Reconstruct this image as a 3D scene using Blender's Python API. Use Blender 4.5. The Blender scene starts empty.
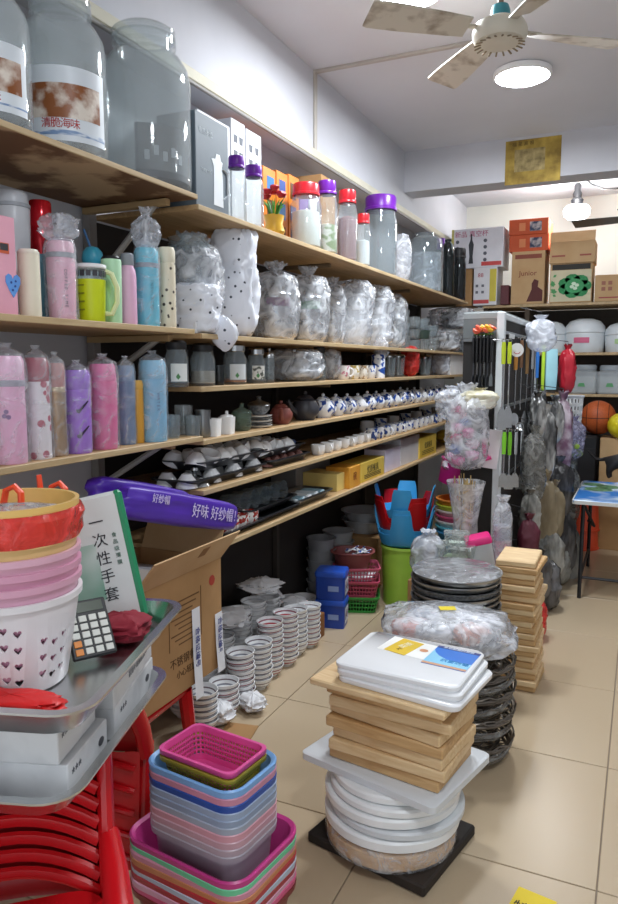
import bpy, bmesh, math, random
from mathutils import Vector, Matrix, noise

rnd = random.Random(11)
S = bpy.context.scene
COL = S.collection
PI = math.pi

# ------------------------------------------------------------------ camera
W, H, F = 618.0, 904.0, 720.0
EYE = Vector((0, 0, 1.45))
YAW, PITCH = math.radians(24.797), math.radians(6.811)
RIGHT = Vector((math.cos(YAW), math.sin(YAW), 0))
FWD = Vector((-math.sin(YAW) * math.cos(PITCH), math.cos(YAW) * math.cos(PITCH), -math.sin(PITCH)))
UP = RIGHT.cross(FWD)
cam = bpy.data.cameras.new('camera')
cam.sensor_fit = 'VERTICAL'
cam.sensor_height = 36
cam.lens = F / H * 36
cam.clip_start = 0.02
cam_ob = bpy.data.objects.new('camera', cam)
COL.objects.link(cam_ob)
m4 = Matrix((RIGHT, UP, -FWD)).transposed().to_4x4()
m4.translation = EYE
cam_ob.matrix_world = m4
S.camera = cam_ob

# ------------------------------------------------------------------ world, exposure
world = bpy.data.worlds.new('daylight')
S.world = world
world.use_nodes = True
bg = world.node_tree.nodes['Background']
bg.inputs[0].default_value = (0.86, 0.93, 1.0, 1)
bg.inputs[1].default_value = 1.3
S.view_settings.view_transform = 'Standard'
S.view_settings.look = 'None'
S.view_settings.gamma = 1
S.view_settings.use_curve_mapping = False
S.view_settings.exposure = 0.0
LAMP_W = 30.0       # the round ceiling lamps
BULB_W = 38.0       # the hanging bulb of the back room
try:
    S.cycles.transparent_max_bounces = 24
    S.cycles.max_bounces = 8
except Exception:
    pass


def ray(u, v):
    return RIGHT * ((u - W / 2) / F) - UP * ((v - H / 2) / F) + FWD


def at(u, v, X=None, Y=None, Z=None):
    d = ray(u, v)
    k = (X - EYE.x) / d.x if X is not None else (Y - EYE.y) / d.y if Y is not None else (Z - EYE.z) / d.z
    return EYE + d * k


def spot(u, X, Z):
    """Where along the aisle a thing standing at X, Z lies; and metres per photograph pixel there."""
    k = (u - W / 2) / F
    dz = Z - EYE.z
    Y = (k * (X * FWD.x + dz * FWD.z) - X * RIGHT.x) / (RIGHT.y - k * FWD.y)
    q = Vector((X, Y, dz))
    return Vector((X, Y, Z)), q.dot(FWD) / F


def mpp(p):
    return (Vector(p) - EYE).dot(FWD) / F


# ------------------------------------------------------------------ materials
def lin(h):
    h = h.lstrip('#')
    c = [int(h[i:i + 2], 16) / 255 for i in (0, 2, 4)]
    return tuple(x / 12.92 if x <= .04045 else ((x + .055) / 1.055) ** 2.4 for x in c) + (1,)


MATS = {}


def mat(key, build):
    if key not in MATS:
        m = bpy.data.materials.new(key)
        m.use_nodes = True
        nt = m.node_tree
        b = nt.nodes['Principled BSDF']
        build(m, nt, b)
        MATS[key] = m
    return MATS[key]


def nd(nt, t, **kw):
    n = nt.nodes.new(t)
    for k, v in kw.items():
        if k in n.inputs:
            n.inputs[k].default_value = v
        else:
            setattr(n, k, v)
    return n


def pl(hexc, rough=.4, metal=0.0, vary=.06, spec=.5, sub=None):
    """Plain coloured plastic, paint or glaze, with a faint uneven tone."""
    def b(m, nt, p):
        c = lin(hexc)
        n = nd(nt, 'ShaderNodeTexNoise', Scale=9.0, Detail=3.0)
        tc = nd(nt, 'ShaderNodeTexCoord')
        nt.links.new(tc.outputs['Object'], n.inputs['Vector'])
        r = nd(nt, 'ShaderNodeValToRGB')
        r.color_ramp.elements[0].position = .3
        r.color_ramp.elements[1].position = .7
        r.color_ramp.elements[0].color = tuple(x * (1 - vary) for x in c[:3]) + (1,)
        r.color_ramp.elements[1].color = tuple(min(1, x * (1 + vary)) for x in c[:3]) + (1,)
        nt.links.new(n.outputs[0], r.inputs[0])
        nt.links.new(r.outputs[0], p.inputs['Base Color'])
        p.inputs['Roughness'].default_value = rough
        p.inputs['Metallic'].default_value = metal
        p.inputs['Specular IOR Level'].default_value = spec
    return mat('plain_%s_%g_%g' % (hexc.strip('#'), rough, metal), b)


def two(key, c1, c2, scale=20.0, lo=.5, hi=.55, rough=.3, kind='noise', detail=2.0, metal=0.0, stretch=(1, 1, 1), bump=0.0):
    """Two-tone procedural pattern."""
    def b(m, nt, p):
        tc = nd(nt, 'ShaderNodeTexCoord')
        mp = nd(nt, 'ShaderNodeMapping')
        mp.inputs['Scale'].default_value = stretch
        nt.links.new(tc.outputs['Object'], mp.inputs['Vector'])
        if kind == 'voronoi':
            n = nd(nt, 'ShaderNodeTexVoronoi', Scale=scale)
            out = n.outputs['Distance']
        else:
            n = nd(nt, 'ShaderNodeTexNoise', Scale=scale, Detail=detail)
            out = n.outputs[0]
        nt.links.new(mp.outputs[0], n.inputs['Vector'])
        r = nd(nt, 'ShaderNodeValToRGB')
        r.color_ramp.elements[0].position = lo
        r.color_ramp.elements[1].position = hi
        r.color_ramp.elements[0].color = lin(c1)
        r.color_ramp.elements[1].color = lin(c2)
        nt.links.new(out, r.inputs[0])
        nt.links.new(r.outputs[0], p.inputs['Base Color'])
        p.inputs['Roughness'].default_value = rough
        p.inputs['Metallic'].default_value = metal
        if bump:
            bp = nd(nt, 'ShaderNodeBump', Strength=bump, Distance=.02)
            nt.links.new(out, bp.inputs['Height'])
            nt.links.new(bp.outputs[0], p.inputs['Normal'])
    return mat(key, b)


def wood(key, c1, c2, stretch=(14, 1.2, 14), rough=.55):
    def b(m, nt, p):
        tc = nd(nt, 'ShaderNodeTexCoord')
        mp = nd(nt, 'ShaderNodeMapping')
        mp.inputs['Scale'].default_value = stretch
        nt.links.new(tc.outputs['Object'], mp.inputs['Vector'])
        n = nd(nt, 'ShaderNodeTexNoise', Scale=3.0, Detail=6.0, Distortion=1.2)
        nt.links.new(mp.outputs[0], n.inputs['Vector'])
        r = nd(nt, 'ShaderNodeValToRGB')
        r.color_ramp.elements[0].position = .32
        r.color_ramp.elements[1].position = .68
        r.color_ramp.elements[0].color = lin(c1)
        r.color_ramp.elements[1].color = lin(c2)
        nt.links.new(n.outputs[0], r.inputs[0])
        nt.links.new(r.outputs[0], p.inputs['Base Color'])
        bp = nd(nt, 'ShaderNodeBump', Strength=.15)
        nt.links.new(n.outputs[0], bp.inputs['Height'])
        nt.links.new(bp.outputs[0], p.inputs['Normal'])
        p.inputs['Roughness'].default_value = rough
    return mat(key, b)


def clear(key, tint='#ffffff', body=.06, haze='#e8eef2', rough=.05, ior=1.45, crease=0.0, cscale=25.0):
    """Thin clear glass or plastic film: see-through, with mirror glints by Fresnel and a little milky body."""
    def b(m, nt, p):
        out = nt.nodes['Material Output']
        nt.nodes.remove(p)
        tr = nd(nt, 'ShaderNodeBsdfTransparent')
        tr.inputs[0].default_value = lin(tint)
        df = nd(nt, 'ShaderNodeBsdfDiffuse')
        df.inputs[0].default_value = lin(haze)
        gl = nd(nt, 'ShaderNodeBsdfGlossy')
        gl.inputs['Roughness'].default_value = rough
        fr = nd(nt, 'ShaderNodeFresnel', IOR=ior)
        gm = nd(nt, 'ShaderNodeNewGeometry')
        io = nd(nt, 'ShaderNodeMix')            # a thin sheet reflects the same from both sides
        io.inputs[2].default_value = ior
        io.inputs[3].default_value = 1 / ior
        nt.links.new(gm.outputs['Backfacing'], io.inputs[0])
        nt.links.new(io.outputs[0], fr.inputs['IOR'])
        m1 = nd(nt, 'ShaderNodeMixShader')
        m1.inputs[0].default_value = body
        m2 = nd(nt, 'ShaderNodeMixShader')
        nt.links.new(tr.outputs[0], m1.inputs[1])
        nt.links.new(df.outputs[0], m1.inputs[2])
        nt.links.new(fr.outputs[0], m2.inputs[0])
        nt.links.new(m1.outputs[0], m2.inputs[1])
        nt.links.new(gl.outputs[0], m2.inputs[2])
        nt.links.new(m2.outputs[0], out.inputs['Surface'])
        if crease:
            tc = nd(nt, 'ShaderNodeTexCoord')
            n = nd(nt, 'ShaderNodeTexNoise', Scale=cscale, Detail=4.0, Distortion=1.5)
            nt.links.new(tc.outputs['Object'], n.inputs['Vector'])
            bp = nd(nt, 'ShaderNodeBump', Strength=crease, Distance=.03)
            nt.links.new(n.outputs[0], bp.inputs['Height'])
            for x in (gl, df, fr):
                nt.links.new(bp.outputs[0], x.inputs['Normal'])
            # milky creases
            r = nd(nt, 'ShaderNodeValToRGB')
            r.color_ramp.elements[0].position = .45
            r.color_ramp.elements[1].position = .75
            r.color_ramp.elements[0].color = (body * .6,) * 3 + (1,)
            r.color_ramp.elements[1].color = (min(1, body * 2.2),) * 3 + (1,)
            nt.links.new(n.outputs[0], r.inputs[0])
            nt.links.new(r.outputs[0], m1.inputs[0])
    return mat(key, b)


def emit(key, hexc, strength):
    def b(m, nt, p):
        p.inputs['Base Color'].default_value = lin(hexc)
        p.inputs['Emission Color'].default_value = lin(hexc)
        p.inputs['Emission Strength'].default_value = strength
    return mat(key, b)


GLASS = clear('clear_glass', tint='#fafcfc', body=.07, ior=1.5)
GLASS_SMOKE = clear('smoky_glass', tint='#9aa3a6', body=.08, haze='#6a7276', ior=1.5)
GLASS_GREY = clear('grey_glass', tint='#f1f5f6', body=.13, haze='#c3ccd2', ior=1.5)
FILM = clear('plastic_film', tint='#fbfcff', body=.40, haze='#eef2f8', rough=.16, ior=1.42, crease=.45, cscale=13)
FILM_THIN = clear('thin_plastic_film', tint='#fdfdff', body=.22, haze='#eef2f8', rough=.12, ior=1.42, crease=.5, cscale=16)
FILM_MILK = clear('milky_plastic', tint='#f3f5fa', body=.62, haze='#e4e8f0', rough=.2, ior=1.42, crease=.5, cscale=13)
FILM_DARK = clear('grey_plastic_film', tint='#d2d2cf', body=.34, haze='#b0b0ac', rough=.14, ior=1.45, crease=.5, cscale=15)
FILM_RED = clear('red_plastic_film', tint='#ff8f88', body=.65, haze='#f0504a', rough=.12, ior=1.45, crease=.5, cscale=16)
FROST = clear('frosted_plastic', tint='#eef2f4', body=.80, haze='#e9edf0', rough=.3, ior=1.4)
GLASS_BIG = clear('bright_haze_jar_glass', tint='#f8fbfb', body=.24, haze='#e3eaee', ior=1.5)  # milky body paints in the bright wall seen through the big jars
STEEL = pl('#b9bcbd', .25, 1.0)
STEEL_D = pl('#8a8d8f', .32, 1.0)
ALU = pl('#a9aaa9', .34, 1.0)
BLACK = pl('#17171a', .45)
DARK = pl('#2a2a2e', .5)
CHAR = pl('#3b3d42', .4)
WHITE = pl('#eef0f0', .35)
WHITE_M = pl('#e9eaea', .7)
PORC = pl('#f1f2f2', .15)
PAPER = pl('#e8e9ec', .8)
PURPLE = pl('#6a1f9c', .3)
REDLID = pl('#c8202c', .3)
LIME = pl('#c5d82c', .4)
GREEN = pl('#7fd22a', .4)
RED = pl('#d01a20', .25)
GOLD = pl('#a98450', .3, .7)
BLUE = pl('#1b43a5', .35)
SKYB = pl('#3aa4dc', .35)
WALLP = two('wall_paint', '#c3c4ca', '#cdced4', scale=2.5, lo=.3, hi=.7, rough=.85, detail=5)
WALLB = two('back_wall_paint', '#d9dad2', '#e2e3dc', scale=2.5, lo=.3, hi=.7, rough=.85, detail=5)
CEILP = two('ceiling_paint', '#cfd0d6', '#d7d8de', scale=1.5, lo=.3, hi=.7, rough=.9, detail=4)
SHELFW = wood('shelf_plywood', '#a5845a', '#bf9f74')
SHELFW_OLD = two('peeling_plywood', '#6b4a2c', '#b79a76', scale=3.2, lo=.46, hi=.52, rough=.7, detail=6)
EDGEW = wood('shelf_edge_wood', '#ab9168', '#c6ae86')
PINE = wood('pine_board', '#d3b080', '#e6cb9f', stretch=(2, 16, 16))
PINE2 = wood('darker_pine_board', '#b98f5c', '#d2ae7c', stretch=(2, 16, 16))
CARD = two('cardboard', '#a67f52', '#b48c5e', scale=5, lo=.35, hi=.65, rough=.85, detail=4)
CARD_L = two('pale_cardboard', '#bd9a6e', '#c8a87e', scale=5, lo=.35, hi=.65, rough=.85, detail=4)
BLUEWHITE = two('blue_white_porcelain', '#2c4f9c', '#eef1f5', scale=34, lo=.44, hi=.50, rough=.15, detail=1.5)
BLUEWHITE2 = two('blue_sprig_porcelain', '#3a5fb0', '#f0f2f5', scale=40, lo=.38, hi=.43, rough=.15, detail=1.5)
REDWHITE = two('red_white_mug', '#b0392f', '#f0ece6', scale=55, lo=.46, hi=.5, rough=.2, detail=1)
CREAMSPOT = two('cream_with_dark_spots', '#4a4238', '#e8dfc6', scale=52, lo=.25, hi=.29, rough=.35, kind='voronoi')
ROSESPOT = two('white_with_rose_spots', '#b23a55', '#e9e4e6', scale=34, lo=.30, hi=.36, rough=.3, kind='voronoi')
POLKA = two('polka_dot_film', '#3b4250', '#e9edf6', scale=30, lo=.135, hi=.17, rough=.25, kind='voronoi')
SPECKLE = two('speckled_enamel', '#474b4e', '#77797a', scale=90, lo=.4, hi=.6, rough=.35)


def stripes(key, base, bands, rough=.15):
    """A glazed body with painted rings: bands = [(z from, z to, colour)] in metres."""
    def b(m, nt, p):
        tc = nd(nt, 'ShaderNodeTexCoord')
        sp = nd(nt, 'ShaderNodeSeparateXYZ')
        nt.links.new(tc.outputs['Object'], sp.inputs[0])
        mr = nd(nt, 'ShaderNodeMapRange')
        mr.inputs['From Min'].default_value = 0
        mr.inputs['From Max'].default_value = .1
        nt.links.new(sp.outputs['Z'], mr.inputs['Value'])
        r = nd(nt, 'ShaderNodeValToRGB')
        r.color_ramp.interpolation = 'CONSTANT'
        r.color_ramp.elements[0].color = lin(base)
        r.color_ramp.elements[1].position = .999
        r.color_ramp.elements[1].color = lin(base)
        for z0, z1, c in bands:
            e = r.color_ramp.elements.new(z0 / .1)
            e.color = lin(c)
            e = r.color_ramp.elements.new(z1 / .1)
            e.color = lin(base)
        nt.links.new(mr.outputs[0], r.inputs[0])
        nt.links.new(r.outputs[0], p.inputs['Base Color'])
        p.inputs['Roughness'].default_value = rough
    return mat(key, b)


BOWL_RED = stripes('bowl_red_band', '#edeef0', [(.022, .028, '#b5474f'), (.038, .044, '#9a5a66')])
BOWL_BLUE = stripes('bowl_grey_band', '#eef0f2', [(.020, .025, '#8b8f9c'), (.036, .041, '#7a6a70')])
BOWL_PLAIN = stripes('bowl_plain', '#f0f1f2', [(.040, .044, '#c9c9cc')])

# ------------------------------------------------------------------ mesh builders
CACHE = {}


def mk(key, verts, faces, smooth=True, angle=38):
    me = bpy.data.meshes.new(key)
    me.from_pydata([tuple(v) for v in verts], [], faces)
    me.validate()
    bm = bmesh.new()
    bm.from_mesh(me)
    bmesh.ops.recalc_face_normals(bm, faces=bm.faces)
    bm.to_mesh(me)
    bm.free()
    if smooth:
        me.polygons.foreach_set('use_smooth', [True] * len(me.polygons))
        me.set_sharp_from_angle(angle=math.radians(angle))
    me.materials.append(None)
    return me


def lathe(prof, n=24, wob=0.0, seed=0, closed=False, sx=1.0, sy=1.0):
    """Revolve (r, z) points. Ends at r = 0 close to a point."""
    verts, faces, rings = [], [], []
    for i, (r, z) in enumerate(prof):
        if r < 1e-6:
            rings.append([len(verts)])
            verts.append((0, 0, z))
        else:
            ring = []
            for k in range(n):
                a = 2 * PI * k / n
                rr = r
                zz = z
                if wob:
                    q = noise.noise(Vector((math.cos(a) * 2.2 + seed, math.sin(a) * 2.2, z * 22 + seed * 3)))
                    q2 = noise.noise(Vector((math.cos(a) * 6 + seed, math.sin(a) * 6, z * 50 + 9)))
                    rr = r * (1 + wob * (q + .6 * q2))
                    zz = z + wob * r * .4 * q2
                ring.append(len(verts))
                verts.append((rr * math.cos(a) * sx, rr * math.sin(a) * sy, zz))
            rings.append(ring)
    for a, b in zip(rings, rings[1:]):
        if len(a) == 1 and len(b) == 1:
            continue
        if len(a) == 1:
            faces += [(a[0], b[k], b[(k + 1) % n]) for k in range(n)]
        elif len(b) == 1:
            faces += [(a[k], a[(k + 1) % n], b[0]) for k in range(n)]
        else:
            faces += [(a[k], a[(k + 1) % n], b[(k + 1) % n], b[k]) for k in range(n)]
    if closed:
        a, b = rings[-1], rings[0]
        faces += [(a[k], a[(k + 1) % n], b[(k + 1) % n], b[k]) for k in range(n)]
    return mk('lathe', verts, faces)


def box(w, d, h, bev=.003, z0=0.0):
    key = ('box', round(w, 4), round(d, 4), round(h, 4), bev, z0)
    if key in CACHE:
        return CACHE[key]
    bm = bmesh.new()
    bmesh.ops.create_cube(bm, size=1)
    for v in bm.verts:
        v.co = Vector((v.co.x * w, v.co.y * d, (v.co.z + .5) * h + z0))
    if bev:
        bmesh.ops.bevel(bm, geom=list(bm.edges), offset=min(bev, w / 3, d / 3, h / 3), segments=1, affect='EDGES')
    me = bpy.data.meshes.new('box')
    bm.to_mesh(me)
    bm.free()
    me.materials.append(None)
    CACHE[key] = me
    return me


def rrect(w, d, r, seg=5):
    r = min(r, w / 2 - 1e-4, d / 2 - 1e-4)
    pts = []
    for cx, cy, a0 in ((w / 2 - r, d / 2 - r, 0), (-w / 2 + r, d / 2 - r, 90), (-w / 2 + r, -d / 2 + r, 180), (w / 2 - r, -d / 2 + r, 270)):
        for k in range(seg + 1):
            a = math.radians(a0 + 90 * k / seg)
            pts.append((cx + r * math.cos(a), cy + r * math.sin(a)))
    return pts


def loft(loops, cap0=True, cap1=True, seg=5, smooth=True):
    """Rounded-rectangle loops (w, d, r, z) joined into a surface."""
    verts, faces = [], []
    n = 4 * (seg + 1)
    for w, d, r, z in loops:
        verts += [(x, y, z) for x, y in rrect(w, d, r, seg)]
    for i in range(len(loops) - 1):
        for k in range(n):
            a, b = i * n + k, i * n + (k + 1) % n
            faces.append((a, b, b + n, a + n))
    if cap0:
        faces.append(tuple(range(n))[::-1])
    if cap1:
        o = (len(loops) - 1) * n
        faces.append(tuple(range(o, o + n)))
    return mk('loft', verts, faces, smooth)


def trayshape(w, d, h, r=.03, t=.003, slope=.02, lip=.012, lipdrop=.005):
    return loft([(w - 2 * slope, d - 2 * slope, r, 0), (w, d, r + .006, h - lipdrop), (w + 2 * lip, d + 2 * lip, r + lip, h - lipdrop),
                 (w + 2 * lip, d + 2 * lip, r + lip, h), (w - t, d - t, r, h), (w - 2 * slope - 2 * t, d - 2 * slope - 2 * t, r - t, t)])


def tube(pts, r, n=8, caps=True, flat=1.0):
    """A tube along points; r a number or a list."""
    pts = [Vector(p) for p in pts]
    rs = r if isinstance(r, (list, tuple)) else [r] * len(pts)
    verts, faces = [], []
    prev = None
    for i, p in enumerate(pts):
        t = (pts[min(i + 1, len(pts) - 1)] - pts[max(i - 1, 0)]).normalized()
        if prev is None:
            ref = Vector((0, 0, 1)) if abs(t.z) < .9 else Vector((1, 0, 0))
            x = t.cross(ref).normalized()
        else:
            x = (prev - t * prev.dot(t)).normalized()
        y = t.cross(x)
        prev = x
        for k in range(n):
            a = 2 * PI * k / n
            verts.append(p + (x * math.cos(a) + y * math.sin(a) * flat) * rs[i])
    for i in range(len(pts) - 1):
        for k in range(n):
            a, b = i * n + k, i * n + (k + 1) % n
            faces.append((a, b, b + n, a + n))
    if caps:
        faces.append(tuple(range(n))[::-1])
        faces.append(tuple(range((len(pts) - 1) * n, len(pts) * n)))
    return mk('tube', verts, faces)


def arc(c, r, a0, a1, n=10, ax=(1, 0, 0), ay=(0, 0, 1)):
    c, ax, ay = Vector(c), Vector(ax), Vector(ay)
    return [c + ax * (r * math.cos(math.radians(a0 + (a1 - a0) * k / n))) + ay * (r * math.sin(math.radians(a0 + (a1 - a0) * k / n))) for k in range(n + 1)]


def prism(poly, t, axis='y'):
    """Polygon in the x-z plane (axis y) or the x-y plane (axis z), thickened."""
    n = len(poly)
    if axis == 'y':
        verts = [(x, -t / 2, z) for x, z in poly] + [(x, t / 2, z) for x, z in poly]
    elif axis == 'x':
        verts = [(-t / 2, x, z) for x, z in poly] + [(t / 2, x, z) for x, z in poly]
    else:
        verts = [(x, y, 0) for x, y in poly] + [(x, y, t) for x, y in poly]
    faces = [tuple(range(n))[::-1], tuple(range(n, 2 * n))]
    faces += [(k, (k + 1) % n, (k + 1) % n + n, k + n) for k in range(n)]
    return mk('prism', verts, faces, smooth=True, angle=30)


def bagshape(w, d, h, seed=0, rough=.12, neck=.0, power=.55, n=30, m=20, tip=None):
    """A crumpled bag standing on z = 0. neck > 0: gathered and tied near the top."""
    verts, faces = [], []
    zs = []
    for j in range(m + 1):
        t = j / m
        z = t * h
        base = (1 - abs(2 * min(t / (1 - neck * .9 + 1e-6), 1) - 1) ** (2 / power)) ** (power / 1.3) if neck else (max(0, 1 - abs(2 * t - 1) ** (2.0 / power))) ** (power)
        if neck and t > 1 - neck:
            s = (t - (1 - neck)) / neck
            base = .16 + .34 * s
        elif neck:
            base = max(base, .16)
        zs.append((z, base))
    for j, (z, b) in enumerate(zs):
        for k in range(n):
            a = 2 * PI * k / n
            c, s = math.cos(a), math.sin(a)
            p = .7
            sx = math.copysign(abs(c) ** p, c)
            sy = math.copysign(abs(s) ** p, s)
            v = Vector((sx * w / 2 * b, sy * d / 2 * b, z))
            q = noise.noise(Vector((c * 2 + seed * 7.3, s * 2, z / h * 3.5)))
            q2 = noise.noise(Vector((c * 5 + seed * 3.1, s * 5 + 4, z / h * 9)))
            q3 = abs(noise.noise(Vector((c * 9 + seed, s * 9 + 4, z / h * 15))))
            f = 1 + rough * (1.1 * q + .9 * q2 + .7 * q3)
            v.x *= f
            v.y *= f
            if 0 < j:
                v.z += h * rough * .35 * q2
            v.z = max(0, v.z)
            if tip:
                v += Vector(tip) * (1 - z / h) ** 2
            verts.append(v)
    for j in range(m):
        for k in range(n):
            a, b = j * n + k, j * n + (k + 1) % n
            faces.append((a, b, b + n, a + n))
    faces.append(tuple(range(n))[::-1])
    faces.append(tuple(range(m * n, (m + 1) * n)))
    return mk('bag', verts, faces, angle=60)


# ------------------------------------------------------------------ scene objects
def tag(o, label, cat, group=None):
    o['label'] = label
    o['category'] = cat
    if group:
        o['group'] = group
    return o


def ob(name, me, m, parent=None, loc=(0, 0, 0), rot=(0, 0, 0), scale=None, label=None, kind=None):
    o = bpy.data.objects.new(name, me)
    COL.objects.link(o)
    o.location = loc
    o.rotation_euler = rot
    if scale is not None:
        o.scale = scale if hasattr(scale, '__len__') else (scale,) * 3
    if m is not None:
        o.material_slots[0].link = 'OBJECT'
        o.material_slots[0].material = m
    if parent is not None:
        o.parent = parent
    if label:
        o['label'] = label
    if kind:
        o['kind'] = kind
    return o


def thing(name, label, cat, loc=(0, 0, 0), rz=0.0, group=None, rot=None):
    o = bpy.data.objects.new(name, None)
    o.empty_display_size = .05
    COL.objects.link(o)
    o.location = loc
    o.rotation_euler = rot if rot else (0, 0, rz)
    return tag(o, label, cat, group)


def single(name, label, cat, me, m, loc=(0, 0, 0), rot=(0, 0, 0), group=None):
    return tag(ob(name, me, m, None, loc, rot), label, cat, group)


def struct(name, me, m, loc=(0, 0, 0), rot=(0, 0, 0)):
    return ob(name, me, m, None, loc, rot, kind='structure')


def copy_tree(o, loc, rz, label, group=None, parent=None):
    c = o.copy()
    COL.objects.link(c)
    if parent is None:
        c.location = loc
        c.rotation_euler = (0, 0, rz)
        c['label'] = label
        if group:
            c['group'] = group
    else:
        c.parent = parent
    for ch in [x for x in bpy.data.objects if x.parent == o]:
        copy_tree(ch, None, 0, None, None, c)
    return c


def text(s, size, m, parent, loc, rot, name='lettering', bold=0.0):
    cu = bpy.data.curves.new('t', 'FONT')
    cu.body = s
    cu.size = size
    cu.align_x = 'CENTER'
    cu.align_y = 'CENTER'
    cu.extrude = .0004
    cu.offset = bold
    cu.resolution_u = 2
    t = bpy.data.objects.new('t', cu)
    COL.objects.link(t)
    dg = bpy.context.evaluated_depsgraph_get()
    me = bpy.data.meshes.new_from_object(t.evaluated_get(dg))
    bpy.data.objects.remove(t)
    me.materials.clear()
    me.materials.append(None)
    return ob(name, me, m, parent, loc, rot, kind='stuff')


ORD = ['first', 'second', 'third', 'fourth', 'fifth', 'sixth', 'seventh', 'eighth', 'ninth', 'tenth', 'eleventh', 'twelfth', 'thirteenth',
       'fourteenth', 'fifteenth', 'sixteenth', 'seventeenth', 'eighteenth', 'nineteenth', 'twentieth', 'twenty-first', 'twenty-second', 'twenty-third', 'twenty-fourth']
FACE_X = (PI / 2, 0, PI / 2)     # flat print on a face that looks to +X
FACE_Y = (PI / 2, 0, 0)          # flat print on a face that looks to -Y

# =================================================================== THE ROOM
WX = -1.85           # left wall
CEIL = 3.0
YB = 7.3             # back wall
XR, YN = 2.3, -1.6   # right wall, shop front behind the camera

fl = struct('floor', box(XR - WX, YB - YN, .1, 0), pl('#8f8170', .8), ((WX + XR) / 2, (YB + YN) / 2, -.106))


def tile_mat():
    def b(m, nt, p):
        tc = nd(nt, 'ShaderNodeTexCoord')
        n = nd(nt, 'ShaderNodeTexNoise', Scale=.9, Detail=1.0)
        gm = nd(nt, 'ShaderNodeNewGeometry')
        nt.links.new(gm.outputs['Position'], n.inputs['Vector'])
        r = nd(nt, 'ShaderNodeValToRGB')
        r.color_ramp.elements[0].position = .3
        r.color_ramp.elements[1].position = .7
        r.color_ramp.elements[0].color = lin('#b9a588')
        r.color_ramp.elements[1].color = lin('#c2af93')
        nt.links.new(n.outputs[0], r.inputs[0])
        nt.links.new(r.outputs[0], p.inputs['Base Color'])
        p.inputs['Roughness'].default_value = .27
    return mat('glazed_floor_tile', b)


TX, TY = .65, .68
tile_me = box(TX - .004, TY - .004, .012, .0015, -.012)
for i in range(-3, 4):
    for j in range(-5, 9):
        x0, y0 = -.047 + i * TX, 2.01 + j * TY
        if x0 + TX < WX or x0 > XR or y0 + TY < YN or y0 > YB:
            continue
        ob('tile', tile_me, tile_mat(), fl, Vector((x0 + TX / 2, y0 + TY / 2, 0)) - fl.location)

struct('wall_left', box(.1, YB - YN, CEIL, 0), WALLP, (WX - .05, (YB + YN) / 2, 0))
struct('wall_back', box(XR - WX + .2, .1, CEIL, 0), WALLB, ((WX + XR) / 2, YB + .05, 0))
struct('wall_right', box(.1, YB - YN, CEIL, 0), WALLP, (XR + .05, (YB + YN) / 2, 0))
struct('ceiling', box(XR - WX + .2, YB - YN, .1, 0), CEILP, ((WX + XR) / 2, (YB + YN) / 2, CEIL))
# shop front behind the camera: a header and two piers round a wide opening to the street
struct('wall_front', box(XR - WX + .2, .1, .5, 0), WALLP, ((WX + XR) / 2, YN - .05, 2.5))
# boxed bulkhead high along the left wall, with a cream batten along its lower edge
struct('wall_left_bulkhead', box(.19, YB - YN, CEIL - 2.585, 0), WALLP, (WX + .095, (YB + YN) / 2, 2.585))
struct('trim_1', box(.03, YB - YN, .045, .004), pl('#c6c2ae', .6), (-1.648, (YB + YN) / 2, 2.545))
struct('trim_2', box(.014, YB - YN, .014, .003), pl('#8c8a86', .6), (-1.64, (YB + YN) / 2, 2.53))
# beam across the ceiling
struct('ceiling_beam', box(XR + 1.66, .22, CEIL - 2.715, 0), WALLP, ((XR - 1.66) / 2, 5.37, 2.715))
# cable trunking down the bulkhead and across the ceiling
struct('trim_3', box(.012, .03, .41, .002), pl('#b9b3aa', .6), (-1.654, 3.66, 2.59))
struct('trim_4', box(1.66 - .72, .028, .014, .002), pl('#b3aca4', .6), (-1.19, 3.66, CEIL - .014))

# =================================================================== LAMPS, FAN
def disc_light(loc, power, size, color=(.90, .95, 1.0)):
    L = bpy.data.lights.new('lamp_light', 'AREA')
    L.shape = 'DISK'
    L.size = size
    L.energy = power
    L.color = color
    o = bpy.data.objects.new('lamp_light', L)
    COL.objects.link(o)
    o.location = loc
    return o


def ceiling_lamp(label, x, y, r=.135, f=1.0):
    t = thing('ceiling_lamp', label, 'lamp', (x, y, CEIL), group='round ceiling lamps')
    ob('base_ring', lathe([(r * .92, 0), (r, -.006), (r, -.028), (r * .93, -.034), (r * .9, -.02), (r * .9, 0)], 32), WHITE, t)
    ob('diffuser', lathe([(r * .9, -.02), (r * .9, -.03), (r * .75, -.045), (r * .4, -.055), (0, -.058)], 32), emit('lamp_glow', '#f2f7ff', 20), t)
    l = disc_light((0, 0, -.07), LAMP_W * f, r * 2)
    l.parent = t


ceiling_lamp('glowing round white lamp on the ceiling beyond the fan', -.66, 4.12, .15, 1.1)
ceiling_lamp('round white ceiling lamp at the top edge above the left fan blade', -.95, 3.05, .135, .9)
ceiling_lamp('added round ceiling lamp out of view, nearest the shop front', .3, .6, .16, .75)  # added unseen lamp, lights the shelf fronts
ceiling_lamp('added round ceiling lamp out of view over the right-hand aisle', 1.4, 3.6, .14, .3)  # added unseen lamp, a weak fill from the right

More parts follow.
